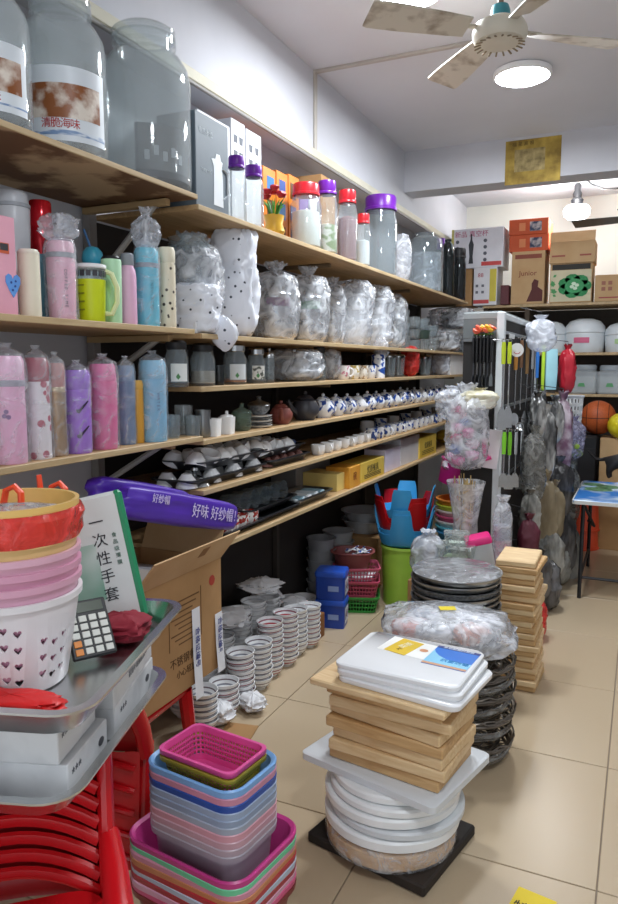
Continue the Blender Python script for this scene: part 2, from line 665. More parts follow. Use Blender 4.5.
fan = thing('ceiling_fan', 'cream four-blade ceiling fan with dusty blades in front of the glowing lamp', 'fan', (-.545, 2.86, CEIL))
CREAMF = pl('#d8d2c2', .45)
ob('canopy', lathe([(0, 0), (.055, 0), (.05, -.03), (.02, -.055), (.02, -.06), (0, -.06)], 20), CREAMF, fan)
ob('downrod', lathe([(.011, -.05), (.011, -.27)], 12), pl('#8d6f60', .5), fan)
ob('collar', lathe([(0, -.235), (.03, -.235), (.036, -.255), (.036, -.285), (0, -.285)], 16), pl('#3f8f9c', .5), fan)
hub = ob('motor_housing', lathe([(0, -.275), (.05, -.28), (.09, -.30), (.1, -.325), (.099, -.345), (.088, -.362), (.06, -.37), (0, -.372)], 32), CREAMF, fan)
for k in range(20):
    a = 2 * PI * k / 20
    ob('vent_slot', box(.032, .006, .003, 0), pl('#8b7c62', .7), hub, (.076 * math.cos(a), .076 * math.sin(a), -.371), (0, math.radians(16), a))
blade_me = mk('blade', [(x, y, z) for x, w_, tz in ((.13, .05, .0), (.22, .062, 0), (.40, .078, 0), (.50, .08, 0), (.515, .07, 0)) for y, z in ((-w_, -.014), (w_, .014), (w_, .019), (-w_, -.009))],
              [(4 * i + k, 4 * i + (k + 1) % 4, 4 * i + 4 + (k + 1) % 4, 4 * i + 4 + k) for i in range(4) for k in range(4)] + [(3, 2, 1, 0), (16, 17, 18, 19)], True, 30)
bl_m = two('dusty_fan_blade', '#8a7a66', '#d0c9bb', scale=9, lo=.32, hi=.5, rough=.5, detail=5)
for k in range(4):
    a = math.radians(38 + 91 * k)
    bl = ob('blade', blade_me, bl_m, fan, (0, 0, -.325), (0, 0, a), (1, .85, 1))
    ob('blade_arm', box(.1, .03, .006, .001), pl('#b8b2a4', .4), bl, (.115, 0, .004))

# hanging bulb lamp of the back room, with its wire
p0 = at(577, 206, Y=6.75)
bl = thing('hanging_lamp', 'glowing white lamp hanging from a black holder over the cartons', 'lamp', (p0.x, p0.y, 0))
zb = p0.z
ob('bulb', lathe([(0, zb - .11), (.075, zb - .105), (.105, zb - .08), (.11, zb - .03), (.09, zb), (.03, zb + .012), (0, zb + .012)], 24), emit('bulb_glow', '#eef4ff', 9), bl)
ob('lamp_holder', lathe([(0, zb + .01), (.045, zb + .01), (.052, zb + .05), (.035, zb + .07), (.04, zb + .10), (.025, zb + .13), (.03, zb + .17), (.012, zb + .20), (.012, CEIL), (0, CEIL)], 16), BLACK, bl)
ob('wire', tube([(0, 0, zb + .2), (.05, -.03, zb + .22), (.12, -.08, zb + .15), (.22, -.12, zb + .09), (.4, -.16, zb + .08), (.8, -.2, zb + .14), (1.2, -.2, CEIL - .005)], .008, 6), BLACK, bl)
L = bpy.data.lights.new('bulb_light', 'POINT')
L.energy = BULB_W
L.shadow_soft_size = .1
L.color = (.97, .97, .95)
lo = bpy.data.objects.new('bulb_light', L)
COL.objects.link(lo)
lo.parent = bl
lo.location = (.0, -.16, zb - .05)

# second fan, beyond the beam: only two blades reach into view
p1 = at(640, 218, Y=6.2)
f2 = thing('ceiling_fan', 'dark grey fan beyond the beam whose blade passes under the hanging lamp', 'fan', (p1.x, p1.y, CEIL))
zf = p1.z - CEIL
ob('downrod', lathe([(.012, 0), (.012, zf + .05)], 10), DARK, f2)
ob('motor_housing', lathe([(0, zf + .06), (.07, zf + .05), (.1, zf + .02), (.09, zf - .03), (0, zf - .04)], 24), DARK, f2)
for a in (172, 262, 352, 82):
    ob('blade', blade_me, CHAR, f2, (0, 0, zf), (0, 0, math.radians(a)), (.95, 1, 1))

# poster on the beam
q0, q1 = at(506, 142, Y=5.258), at(560, 182, Y=5.258)
w_, h_ = q1.x - q0.x, q0.z - q1.z - .012
pt = thing('poster', 'faded yellow-brown picture poster stuck on the ceiling beam', 'poster', ((q0.x + q1.x) / 2, 5.256, q1.z + .012))
ob('sheet', box(w_, .004, h_, 0), two('faded_poster', '#7d6420', '#c9ab4e', scale=9, lo=.35, hi=.7, rough=.7, detail=8), pt)
ob('picture', box(w_ * .55, .002, h_ * .5, 0), two('poster_picture', '#6a5c33', '#b8a470', scale=22, lo=.3, hi=.7, rough=.7, detail=8), pt, (-.02, -.003, h_ * .28))
text('福 星 高 照', .03, pl('#5d4a17', .7), pt, (-w_ * .18, -.0035, h_ * .9), FACE_Y)

# =================================================================== WALL SHELVES
XF = -1.40           # front edge
TOP1, S2A, S4A = 2.025, 1.575, 1.205
TOP2, S2, S3, S4, S5, S6 = 1.995, 1.563, 1.378, 1.19, 1.01, .79
Y1, Y2, YE = .55, 2.115, 6.28
DPT = XF - WX - .01


def board(root, y0, y1, z, m, em=EDGEW, t=.018, xf=XF):
    b = ob('shelf_board', box(xf - WX - .012, y1 - y0, t, .002), m, root, ((xf + WX + .008) / 2, (y0 + y1) / 2, z - t))
    ob('edge_strip', box(.006, y1 - y0, t, .0015), em, b, ((xf - WX - .012) / 2 + .003, 0, 0))
    return b


rk = thing('wall_shelf', 'near bay of wooden wall shelves holding big glass jars and wrapped flasks', 'shelf')
board(rk, Y1, Y2 + .012, TOP1, SHELFW_OLD, EDGEW, .016)
board(rk, Y1, Y2 - .02, S2A, SHELFW)
board(rk, Y1, Y2 + .02, S4A, SHELFW)
GREYP = pl('#85807c', .6)
ob('post', box(.035, .04, 2.5, .003), GREYP, rk, (WX + .02, 2.085, 0))
for z in (TOP1, S2A, S4A):
    ob('bracket', tube([(WX + .04, 2.06, z - .30 if z == TOP1 else z - .2), (XF - .12, 2.06, z - .03)], .011, 6), pl('#a5a29d', .5), rk)
    ob('bracket_arm', box(.36, .025, .022, .002), pl('#a98c62', .6), rk, (-1.65, 2.06, z - .042))
rk2 = thing('wall_shelf', 'long dark-backed bay of six wooden wall shelves crowded with tableware', 'shelf')
for z in (TOP2, S2, S3, S4, S5, S6):
    board(rk2, Y2 + .022 if z in (S2, S4) else Y2 + .014, YE, z, SHELFW)
ob('back_panel', box(.008, YE - Y2 - .02, 1.97, 0), pl('#2b2624', .8), rk2, (WX + .006, (Y2 + YE) / 2 + .01, 0))
for y in (3.5, 4.9, YE - .03):
    ob('post', box(.03, .03, TOP2 - .02, .002), pl('#3a342f', .7), rk2, (WX + .03, y, 0))
    for z in (TOP2, S2, S3, S4, S5, S6):
        ob('bracket_arm', box(.34, .02, .02, .002), pl('#6d5c45', .7), rk2, (-1.665, y, z - .039))


# ------------------------------------------------------------------ vessels
def stdspot(u, r, z, extra=0.0):
    return spot(u, XF - .012 - r - extra, z)


def jar(label, u, wpx, hpx, z, lidm=None, label_kind=None, group=None, extra=.0, glass=GLASS, content=None, name='storage_jar', lidh=.14, neck=.78):
    _, k = stdspot(u, .1, z, extra)
    r = wpx * k / 2
    p, k = stdspot(u, r, z, extra)
    r, h = wpx * k / 2, hpx * k
    t = thing(name, label, 'jar', p, 0, group)
    hb = h * (1 - lidh)
    ob('glass_body', lathe([(0, .004), (r * .93, .004), (r, .012), (r, hb * .74), (r * .97, hb * .82), (r * .88, hb * .9), (r * neck, hb * .95), (r * neck, hb),
                            (r * (neck - .04), hb), (r * (neck - .04), hb * .95), (r * .93, hb * .8), (r * .965, hb * .7), (r * .965, .02), (0, .014)], 28), glass, t)
    ll = r * (neck + .05)
    if lidm:
        ld = ob('lid', lathe([(ll, hb * .955), (ll * 1.02, hb * .96), (ll * 1.02, h * .975), (ll * .95, h), (0, h)], 28), lidm, t)
        ob('lid_rim', lathe([(ll * 1.02, hb * .955), (ll * 1.07, hb * .957), (ll * 1.07, hb * .99), (ll * 1.02, hb)], 28), lidm, ld)
    if content:
        ch = content[1] * hb
        ob('contents', lathe([(0, .018), (r * .9, .018), (r * .92, ch * .6), (r * .85, ch * .95), (r * .4, ch), (0, ch * .97)], 20, wob=.06, seed=u), content[0], t)
    return t, r, h, p


def curved_label(t, r, z0, z1, a0, a1, m, name='label', n=14):
    vs, fs = [], []
    for k in range(n + 1):
        a = math.radians(a0 + (a1 - a0) * k / n)
        vs += [(r * math.cos(a), r * math.sin(a), z0), (r * math.cos(a), r * math.sin(a), z1)]
    fs = [(2 * k, 2 * k + 2, 2 * k + 3, 2 * k + 1) for k in range(n)]
    return ob(name, mk('label', vs, fs), m, t)


CAMANG = -48.0      # the side of a shelf thing that looks to the camera

# three big glass jars on the top near shelf
FOOD = two('label_food_picture', '#8b4f22', '#e6dcd0', scale=16, lo=.42, hi=.6, rough=.4, detail=4)
WAVE = two('label_wave_print', '#7f9cc4', '#dfe8f2', scale=18, lo=.40, hi=.52, rough=.4, detail=2, stretch=(1, 1, 4))


def big_jar(label, u, wpx, hpx, lab, extra=0.0):
    _, k = stdspot(u, .12, TOP1, extra)
    r = wpx * k / 2
    p, k = stdspot(u, r, TOP1, extra)
    r, h = wpx * k / 2, hpx * k
    t = thing('glass_jar', label, 'jar', p, 0, 'big glass jars on the top shelf')
    ob('glass_body', lathe([(0, .004), (r * .9, .004), (r * .985, .02), (r, .05), (r, h * .66), (r * .95, h * .74), (r * .8, h * .81), (r * .64, h * .845), (r * .62, h * .87),
                            (r * .70, h * .885), (r * .70, h * .93), (r * .6, h * .94), (r * .6, h * .85), (r * .78, h * .8), (r * .93, h * .73), (r * .975, h * .64), (r * .97, .05), (0, .02)], 36), GLASS_BIG, t)
    ob('lid', lathe([(r * .61, h * .93), (r * .69, h * .935), (r * .7, h * .965), (r * .6, h * .985), (r * .2, h), (0, h)], 32), GLASS_BIG, t)
    if lab == 'food':
        l = curved_label(t, r * 1.004, .03, h * .50, CAMANG - 62, CAMANG + 62, pl('#dfe7ee', .4))
        curved_label(l, r * 1.008, h * .20, h * .40, CAMANG - 60, CAMANG + 52, FOOD, 'food_picture')
        curved_label(l, r * 1.008, .045, h * .13, CAMANG - 50, CAMANG + 62, WAVE, 'wave_print')
        for i, c in enumerate('清脆海味'):
            a = math.radians(CAMANG - 22 + 12 * i)
            text(c, .028, pl('#b32020', .5), l, (r * 1.01 * math.cos(a), r * 1.01 * math.sin(a), h * .165), (PI / 2, 0, a + PI / 2))
    elif lab == 'dark':
        l = curved_label(t, r * .955, .03, h * .36, CAMANG - 20, CAMANG + 75, pl('#3b444e', .5), 'inner_card')
        for i in range(5):
            a = math.radians(CAMANG - 5 + 12 * i)
            ob('printed_mark', box(.016, .002, .03, 0), pl('#c6ccd2', .5), l, (r * .958 * math.cos(a), r * .958 * math.sin(a), h * (.15 + .03 * (i % 2))), (0, 0, a + PI / 2))
    return t


big_jar('tall lidded glass jar with a food label, cut off by the left edge', -10, 84, 152, 'food')
big_jar('fat glass jar with a white label showing brown snacks and blue waves', 66, 84, 156, 'food')
big_jar('plain glass jar with a dark card inside, at the end of the peeling shelf', 148, 88, 158, 'dark')


# boxes lying along the shelf: u0, u1 in the photograph along the front face
def shelf_box(name, label, cat, u0, u1, z, hpx, m, x_front=XF - .03, depth=.14, group=None):
    a, k0 = spot(u0, x_front, z)
    b, k1 = spot(u1, x_front, z)
    h = hpx * (k0 + k1) / 2
    t = thing(name, label, cat, (x_front - depth / 2, (a.y + b.y) / 2, z), 0, group)
    L_ = abs(b.y - a.y)
    ob('body', box(depth, L_, h, .002), m, t)
    return t, L_, h, depth


t, L_, h, d = shelf_box('kettle_box', 'slate grey kettle carton with a white kettle picture beside the glass jar', 'box', 196.5, 229, TOP2, 90, pl('#5d6a74', .45), depth=.16)
kx = d / 2 + .0006
KET = [(-.032, 0), (.032, 0), (.03, .10), (.024, .145), (.03, .165), (.018, .17), (.012, .19), (-.012, .19), (-.02, .17), (-.045, .165), (-.03, .14), (-.03, .10)]
ob('printed_kettle', prism([(x * 1.0, z * .95) for x, z in KET], .001, 'x'), pl('#dfe5ea', .4), t, (kx, L_ * .17, .03))
ob('printed_handle', tube([(kx, L_ * .17 + .028, .165), (kx, L_ * .17 + .06, .155), (kx, L_ * .17 + .06, .08), (kx, L_ * .17 + .03, .06)], .006, 6, flat=.2), pl('#dfe5ea', .4), t)
text('电热水壶', .022, pl('#c2ccd2', .5), t, (kx, -L_ * .2, h * .82), FACE_X)
text('不锈钢 1.8L', .013, pl('#c2ccd2', .5), t, (kx, -L_ * .2, h * .42), FACE_X)
WBOX = pl('#d6d8de', .55)
for i, (u0, u1, hp, lb) in enumerate([(199, 231, 108, 'tall white cup carton behind the slate kettle carton'), (232.5, 246, 112, 'narrow white cup carton between two wider white ones, top shelf'),
                                      (247, 262, 106, 'white cup carton with black pictures beside the orange boxes')]):
    t, L_, h, d = shelf_box('cup_carton', lb, 'box', u0, u1, TOP2, hp, WBOX, XF - .21, .17, 'white cartons at the back of the top shelf')
    for a in (-1, 1):
        for b in (0, 1):
            g = ob('printed_cup', prism([(-.012, 0), (.012, 0), (.016, .03), (-.016, .03)], .001, 'x'), pl('#4b505a', .5), t, (d / 2 + .0006, a * L_ * .2, h * (.68 + .13 * b)))
ORB = two('orange_picture_carton', '#c56a1c', '#d8842c', scale=8, lo=.3, hi=.7, rough=.4)
for i, (u0, u1, lb) in enumerate([(263.5, 276, 'orange picture carton nearest the white cartons'), (277, 288, 'middle orange picture carton behind the potted red flowers'), (289, 299, 'orange carton with blue pictures, last of the three')]):
    t, L_, h, d = shelf_box('toy_carton', lb, 'box', u0, u1, TOP2, 76, ORB, XF - .2, .16, 'orange cartons on the top shelf')
    for b in range(3):
        ob('printed_picture', box(.001, L_ * .55, h * .2, 0), pl(['#34508f', '#5b3b1c', '#2c6fae'][(b + i) % 3], .4), t, (d / 2 + .0006, L_ * .08 * (1 - i), h * (.12 + .29 * b)))
shelf_box('small_carton', 'little violet carton between the orange and brown cartons, top shelf', 'box', 300, 309, TOP2, 66, pl('#7d5aa0', .5), XF - .2, .12)
shelf_box('white_carton', 'small white carton before the brown one on the top shelf', 'box', 310, 320, TOP2, 66, WBOX, XF - .19, .12)
shelf_box('brown_carton', 'plain brown carton behind the red-lidded jars', 'box', 321, 335, TOP2, 86, CARD, XF - .22, .15)

jar('clear jar with a crooked purple lid beside the slate kettle carton', 237, 19, 64, TOP2, PURPLE, group='lidded jars on the top shelf', extra=.0)
jar('clear jar with a purple lid next to the potted red flowers', 254, 20, 62, TOP2, PURPLE, group='lidded jars on the top shelf', extra=.01)
for u, w_, h_, m, lb, ct in [(306, 31, 64, REDLID, 'wide clear jar with a red lid right of the flowers', (pl('#d9dcd8', .6), .7)),
                             (327, 21, 72, PURPLE, 'slim clear jar with a purple lid between two red-lidded jars', (two('jar_green_label', '#8ba070', '#d8d8cf', 30, .45, .55), .5)),
                             (347, 20, 70, REDLID, 'slim clear jar with a red lid left of the tall purple one', (pl('#8a6a6e', .5), .75)),
                             (363, 14, 52, REDLID, 'small clear jar with a red lid, half behind the tall jar', (pl('#d8dde0', .6), .6))]:
    jar(lb, u, w_, h_, TOP2, m, group='lidded jars on the top shelf', content=ct)
jar('large clear jar with a broad purple lid, biggest of the lidded jars', 380, 33, 78, TOP2, PURPLE, group='lidded jars on the top shelf', glass=GLASS_GREY, neck=.86, extra=.0)
# potted flowers
p, k = stdspot(274, .06, TOP2, -.02)
t = thing('potted_flowers', 'red artificial flowers with green leaves in a crinkled yellow pot', 'plant', p)
k = mpp(p)
ob('pot', lathe([(0, 0), (.035, 0), (.045, .02), (.036, .05), (.044, .085), (.03, .08), (0, .075)], 22, wob=.1, seed=4), pl('#d9a936', .35), t)
for i in range(22):
    a, s = rnd.uniform(0, 2 * PI), rnd.uniform(.5, 1)
    dx, dy, hh = math.cos(a) * .055 * s, math.sin(a) * .055 * s, .075 + .09 * rnd.uniform(.6, 1)
    ob('leaf', tube([(dx * .2, dy * .2, .07), (dx * .6, dy * .6, (.07 + hh) / 2 + .02), (dx, dy, hh)], [.004, .008, .001], 5, flat=.3), pl(rnd.choice(['#3f8a2c', '#58a838', '#2f7026']), .5), t)
for i in range(6):
    a = i * 1.05
    ob('flower', lathe([(0, 0), (.012, .002), (.022, .016), (.018, .022), (.008, .018), (0, .02)], 12, wob=.2, seed=i), pl('#b3182a', .5), t, (math.cos(a) * .035, math.sin(a) * .035, .155 + .012 * (i % 3)))


def bag(name, label, u, wpx, hpx, z, m, X=None, depth=None, seed=1, neck=0.0, rough=.13, group=None, cat='bag', tip=None, power=.55, dz=0.0):
    X = X if X is not None else XF - .12
    p, k = spot(u, X, z)
    w_, h_ = wpx * k, hpx * k
    d_ = depth if depth else w_ * .8
    # turned so its broad side looks to the camera
    ang = math.atan2(-p.x, p.y) * .6
    o = single(name, label, cat, bagshape(w_, d_, h_, seed, rough, neck, power, tip=tip), m, p + Vector((0, 0, dz)), (0, 0, ang), group)
    return o


bag('plastic_bag', 'crumpled clear plastic bag right of the broad purple-lidded jar', 402, 18, 48, TOP2, FILM, XF - .08, .1, 3)
t, r, h, p = jar('big round-shouldered glass jar stuffed with a white bag, far end of top shelf', 424, 37, 62, TOP2, None, glass=GLASS_GREY, content=(FILM_MILK, .7), neck=.5, lidh=.05, name='glass_jar')
jar('clear jar with a violet lid behind the dark bottle', 440, 10, 60, TOP2, PURPLE, extra=.12)
jar('tall smoked glass bottle near the back cartons', 447, 13, 60, TOP2, None, glass=GLASS_SMOKE, neck=.5, lidh=.06, name='glass_bottle')
jar('smoked glass jar with red beans at the last end of the top shelf', 458, 14, 52, TOP2, BLACK, glass=GLASS_SMOKE, content=(pl('#9c3a32', .6), .35), neck=.85)


# ------------------------------------------------------------------ flasks
def flask(label, u, wpx, hpx, z, bodym, capm, X=None, bandm=None, cap=.2, bagged=True, group=None, shape='straight', film=FILM_THIN, sleeve=1.12, lettering=None, name='thermos_flask', bandz=.78, extra=0.0):
    p, k = stdspot(u, .04, z, extra)
    if X is not None:
        p, k = spot(u, X, z)
    r, h = wpx * k / 2, hpx * k
    if bagged:
        r /= 1.1
    t = thing(name, label, 'flask', p, 0, group)
    hc = h * (1 - cap)
    if shape == 'taper':
        prof = [(0, 0), (r * .88, 0), (r * .92, .006), (r * .98, hc * .6), (r, hc * .97), (r * .95, hc)]
        cp = [(r * .95, hc), (r * .97, hc + .004), (r * .9, h * .97), (r * .8, h), (0, h)]
    elif shape == 'neck':
        prof = [(0, 0), (r * .95, 0), (r, .008), (r, hc * .82), (r * .9, hc * .92), (r * .72, hc * .98), (r * .7, hc)]
        cp = [(r * .7, hc), (r * .76, hc + .003), (r * .74, h * .98), (r * .6, h), (0, h)]
    else:
        prof = [(0, 0), (r * .95, 0), (r, .006), (r, hc), (r * .94, hc + .002)]
        cp = [(r * .94, hc + .001), (r, hc + .005), (r, h - .012), (r * .85, h), (0, h)]
    ob('body', lathe(prof, 24), bodym, t)
    ob('cap', lathe(cp, 24), capm, t)
    if bandm:
        ob('band', lathe([(r * 1.005, hc * .985), (r * 1.03, hc * .99), (r * 1.03, hc * 1.06), (r * 1.005, hc * 1.065)], 24), bandm, t)
    if lettering:
        s, m, zz = lettering
        for i, c in enumerate(s):
            a = math.radians(CAMANG + 18)
            text(c, h * .055, m, t, (r * 1.012 * math.cos(a), r * 1.012 * math.sin(a), h * (zz - .045 * i)), (PI / 2, PI / 2, a + PI / 2))
    if bagged:
        s = r * sleeve
        ob('plastic_sleeve', lathe([(s * .99, .002), (s * 1.02, h * .15), (s * .98, h * .4), (s * 1.03, h * .7), (s, h * .92), (s * .85, h * 1.02), (s * .45, h * 1.06), (s * .22, h * 1.085), (s * .34, h * 1.12)], 30, wob=.10, seed=u * .37), film, t)
    return t, r, h, p


G2 = 'drinking bottles on the second near shelf'
# row on shelf two, near bay
a0, k = spot(-2, XF - .03, S2A)
t, L_, h, d = shelf_box('gift_box', 'tall pink gift box with a blue heart, cut by the left edge', 'box', -30, 19, S2A, 98, pl('#e3a3b6', .5), XF - .02, .1)
ob('printed_bottle', box(.001, .03, .025, 0), pl('#c9572e', .5), t, (d / 2 + .0007, L_ * .24, h * .62))
ob('printed_bottle', box(.001, .024, .016, 0), pl('#2c2a30', .5), t, (d / 2 + .0012, L_ * .24, h * .65))
HEART = [(0, -.022), (.012, -.008), (.021, .006), (.02, .017), (.012, .022), (.004, .019), (0, .012), (-.004, .019), (-.012, .022), (-.02, .017), (-.021, .006), (-.012, -.008)]
ob('printed_heart', prism([(x * 1.1, z * 1.3) for x, z in HEART], .001, 'x'), pl('#5c95dc', .4), t, (d / 2 + .0006, L_ * .40, h * .30))
for (dy, dz) in ((-.006, .008), (.006, .0), (-.002, -.01), (.008, .012)):
    ob('printed_dot', prism([(.003 * math.cos(q * PI / 4), .003 * math.sin(q * PI / 4)) for q in range(8)], .001, 'x'), pl('#24428c', .4), t, (d / 2 + .0012, L_ * .40 + dy, h * .30 + dz))
# carton behind, carrying the white flask and the red tin
t, L_, h, d = shelf_box('white_carton', 'low white carton with black squares behind the cream tumbler', 'box', -24, 50, S2A, 66, WHITE_M, XF - .135, .2)
for i in range(9):
    ob('printed_square', box(.001, .011, .013, 0), BLACK, t, (d / 2 + .0006, L_ * (-.42 + .105 * i), h * .93))
HB = S2A + h
flask('grey-white flask with a short cap standing above the pink box', 14, 34, 62, HB, pl('#c9cdd2', .35), pl('#bfc4ca', .35), X=XF - .2, cap=.24, bagged=False, shape='taper', bandm=pl('#9da3aa', .4))
flask('shiny red foil-wrapped flask beside the grey-white flask', 42, 24, 58, HB, pl('#b01220', .18, .4), pl('#c41a28', .15, .3), X=XF - .2, cap=.45, bagged=False, shape='taper')
flask('tall cream tumbler between the pink box and the teal bottle', 31, 21, 66, S2A, pl('#ece6d0', .4), pl('#f1ecdb', .4), cap=.06, bagged=False, group=G2, name='tumbler')
flask('dark teal bottle half hidden between cream tumbler and pink flask', 46, 14, 64, S2A, pl('#4d7f8f', .4), pl('#5d8b99', .4), cap=.15, bagged=False, group=G2, extra=.05, name='bottle')
t, r, h, p = flask('pale pink flask with a grey band in a clear bag', 63, 31, 76, S2A, pl('#eab5c8', .4), pl('#efc0d0', .4), bandm=pl('#9aa2a8', .4), group=G2, shape='taper', cap=.2, lettering=('COFFEE TIME', pl('#5a5560', .5), .62))
ob('bag_top', bagshape(.095, .07, .075, 5, .25), FILM, t, (0, .0, h * 1.0))
# lime pitcher
p, k = stdspot(92, .045, S2A)
r, h = 14.5 * k, 56 * k
t = thing('pitcher', 'lime juice pitcher with clear upper band and curved white handle', 'pitcher', p, 0, G2)
ob('body', lathe([(0, 0), (r * .86, 0), (r * .9, .005), (r, h * .74)], 28), pl('#cfe019', .35), t)
b = ob('clear_band', lathe([(r, h * .74), (r * 1.03, h * .95), (r * .99, h * .95), (r * .96, h * .74)], 28), GLASS, t)
for i in range(7):
    a = math.radians(CAMANG - 80 + 24 * i)
    ob('printed_square', box(.013, .002, h * .1, 0), CHAR, b, (r * 1.03 * math.cos(a), r * 1.03 * math.sin(a), h * .79), (0, 0, a + PI / 2))
ob('rim', lathe([(r * 1.02, h * .93), (r * 1.08, h * .95), (r * 1.06, h), (r * .9, h * 1.01), (0, h * 1.015)], 28), WHITE, t)
ca, sa = math.cos(math.radians(40)), math.sin(math.radians(40))
ob('handle', tube([(ca * x, sa * x, z) for x, z in [(r * .98, h * .9), (r * 1.4, h * .86), (r * 1.75, h * .62), (r * 1.72, h * .36), (r * 1.35, h * .16), (r * .92, h * .16)]], .0075, 8), pl('#dfe8b0', .3), t)
for i in range(4):
    a = math.radians(CAMANG - 40)
    ob('measure_mark', box(.02, .0015, .004, 0), pl('#8e9a20', .5), t, (r * .97 * math.cos(a), r * .97 * math.sin(a), h * (.2 + .14 * i)), (0, 0, a + PI / 2))
# round blue drinking cup behind the pitcher, on a hidden stand of its own box
t, L_, h, d = shelf_box('cup_box', 'pale blue cup carton standing behind the lime pitcher', 'box', 72, 112, S2A, 58, pl('#bcd3dd', .5), XF - .14, .1)
p, k = spot(93, XF - .19, S2A + h)
t = thing('straw_cup', 'round turquoise ball cup with a straw above the lime pitcher', 'cup', p)
ob('ball', lathe([(0, 0), (.02, .002), (.03, .014), (.034, .032), (.03, .052), (.018, .066), (0, .07)], 22), pl('#43a9c4', .35), t)
ob('straw', tube([(0, 0, .05), (-.014, -.02, .12)], .0035, 8), pl('#3e6ea0', .4), t)
ob('saucer', lathe([(0, 0), (.045, 0), (.05, .012), (.046, .012), (0, .004)], 22), pl('#5cc4d6', .35), t)
flask('mint green bottle with a black screw cap, right of the pitcher', 113, 20, 66, S2A, pl('#b9e6bd', .4), BLACK, cap=.05, bagged=False, group=G2, name='bottle', shape='taper')
flask('lilac pink bottle with a grey cap next to the mint bottle', 129, 17, 70, S2A, pl('#e6b6d4', .4), pl('#8f949c', .4), cap=.17, bagged=False, group=G2, name='bottle', shape='neck')
t, r, h, p = flask('bright cyan flask in a clear bag left of the spotted bottle', 148, 26, 76, S2A, pl('#4cc4de', .35), pl('#53cbe3', .3), bandm=pl('#8f9aa8', .4), group=G2, cap=.24, lettering=('INSULATED', pl('#1f7f94', .5), .58))
ob('bag_top', bagshape(.085, .06, .13, 8, .25, neck=.25), FILM, t, (0, .0, h * .98))
flask('cream bottle printed with dark spots beside the polka-dot bags', 168, 17, 78, S2A - .0, CREAMSPOT, pl('#e3dcc4', .4), cap=.2, bagged=False, group=G2, name='bottle', extra=-.02)

G4 = 'bagged flasks on the lower near shelf'
t, r, h, p = flask('large pale pink flask in a bag, leftmost on the flask shelf', 11, 36, 106, S4A, pl('#eaaccd', .35), pl('#f0bcd8', .35), bandm=pl('#9b98a6', .35), group=G4, cap=.27, sleeve=1.16)
for i, (da, zz) in enumerate([(-8, .45), (-2, .49), (5, .44)]):
    a = math.radians(CAMANG + da)
    ob('printed_flower', prism([(.006 * math.cos(q * PI / 4), .006 * math.sin(q * PI / 4)) for q in range(8)], .001, 'x'), pl('#7a4a86', .5), t, (r * 1.01 * math.cos(a), r * 1.01 * math.sin(a), h * zz), (0, 0, a))
flask('white flask sprinkled with rose blossoms and a crimson cap', 40, 26, 100, S4A, ROSESPOT, pl('#a02c44', .4), group=G4, cap=.24, sleeve=1.18)
flask('slim golden brown flask with a rose cap, in a bag', 58, 21, 92, S4A, GOLD, pl('#b57d78', .3), group=G4, cap=.3, bandm=pl('#d9c8a4', .2, .6), sleeve=1.12)
t, r, h, p = flask('purple flask with two black stems printed on it', 79, 29, 82, S4A, pl('#9a55d4', .4), pl('#8f4acb', .4), group=G4, cap=.24, sleeve=1.07)
for zz in (.50, .20):
    a = math.radians(CAMANG + 2)
    ob('printed_stem', prism([(-.004, 0), (.004, -.004), (.03, .03), (.028, .033), (.004, .008), (-.004, .008)], .001, 'x'), pl('#2d1140', .5), t, (r * 1.01 * math.cos(a), r * 1.01 * math.sin(a), h * zz), (0, 0, a))
flask('hot pink flask in a loose clear bag right of the purple one', 105, 30, 84, S4A, pl('#dd4f92', .35), pl('#e2619f', .35), group=G4, cap=.2, sleeve=1.14, shape='taper')
flask('slate blue flask behind the loose bag, between pink and yellow', 127, 20, 78, S4A, pl('#4a6d96', .4), pl('#6d8fb0', .4), group=G4, cap=.2, extra=.02, sleeve=1.12)
flask('small amber yellow flask squeezed beside the pale blue one', 138, 13, 62, S4A, pl('#d39a34', .4), pl('#d9a950', .4), group=G4, cap=.15, bagged=False, extra=.015)
flask('pale sky blue flask in a bag, rightmost on the flask shelf', 154, 29, 80, S4A, pl('#6fb6d8', .35), pl('#7fc1de', .35), group=G4, cap=.24, sleeve=1.1, lettering=('WATER', pl('#3a5f90', .5), .58))
p, k = spot(58, XF - .22, S4A)
t = thing('travel_pot', 'black lidded pot with a loop handle behind the golden flask', 'pot', p)
ob('body', lathe([(0, 0), (.05, 0), (.055, .01), (.055, .2), (.05, .22)], 24), BLACK, t)
ob('lid', lathe([(.052, .21), (.057, .215), (.055, .235), (.03, .245), (0, .247)], 24), CHAR, t)
ob('handle', tube(arc((.0, .052, .165), .045, -80, 80, 10, (0, 1, 0), (0, 0, 1)), .008, 8), BLACK, t)

# ------------------------------------------------------------------ shelf two, far bay: bagged wares
def stack_bowls(t, r, n, z0, m, step=.022, name='bowl'):
    for i in range(n):
        ob(name, lathe([(0, .002), (r * .5, 0), (r * .9, .03), (r, .05), (r * .97, .05), (r * .85, .03), (r * .45, .006), (0, .006)], 22), m, t, (0, 0, z0 + i * step))


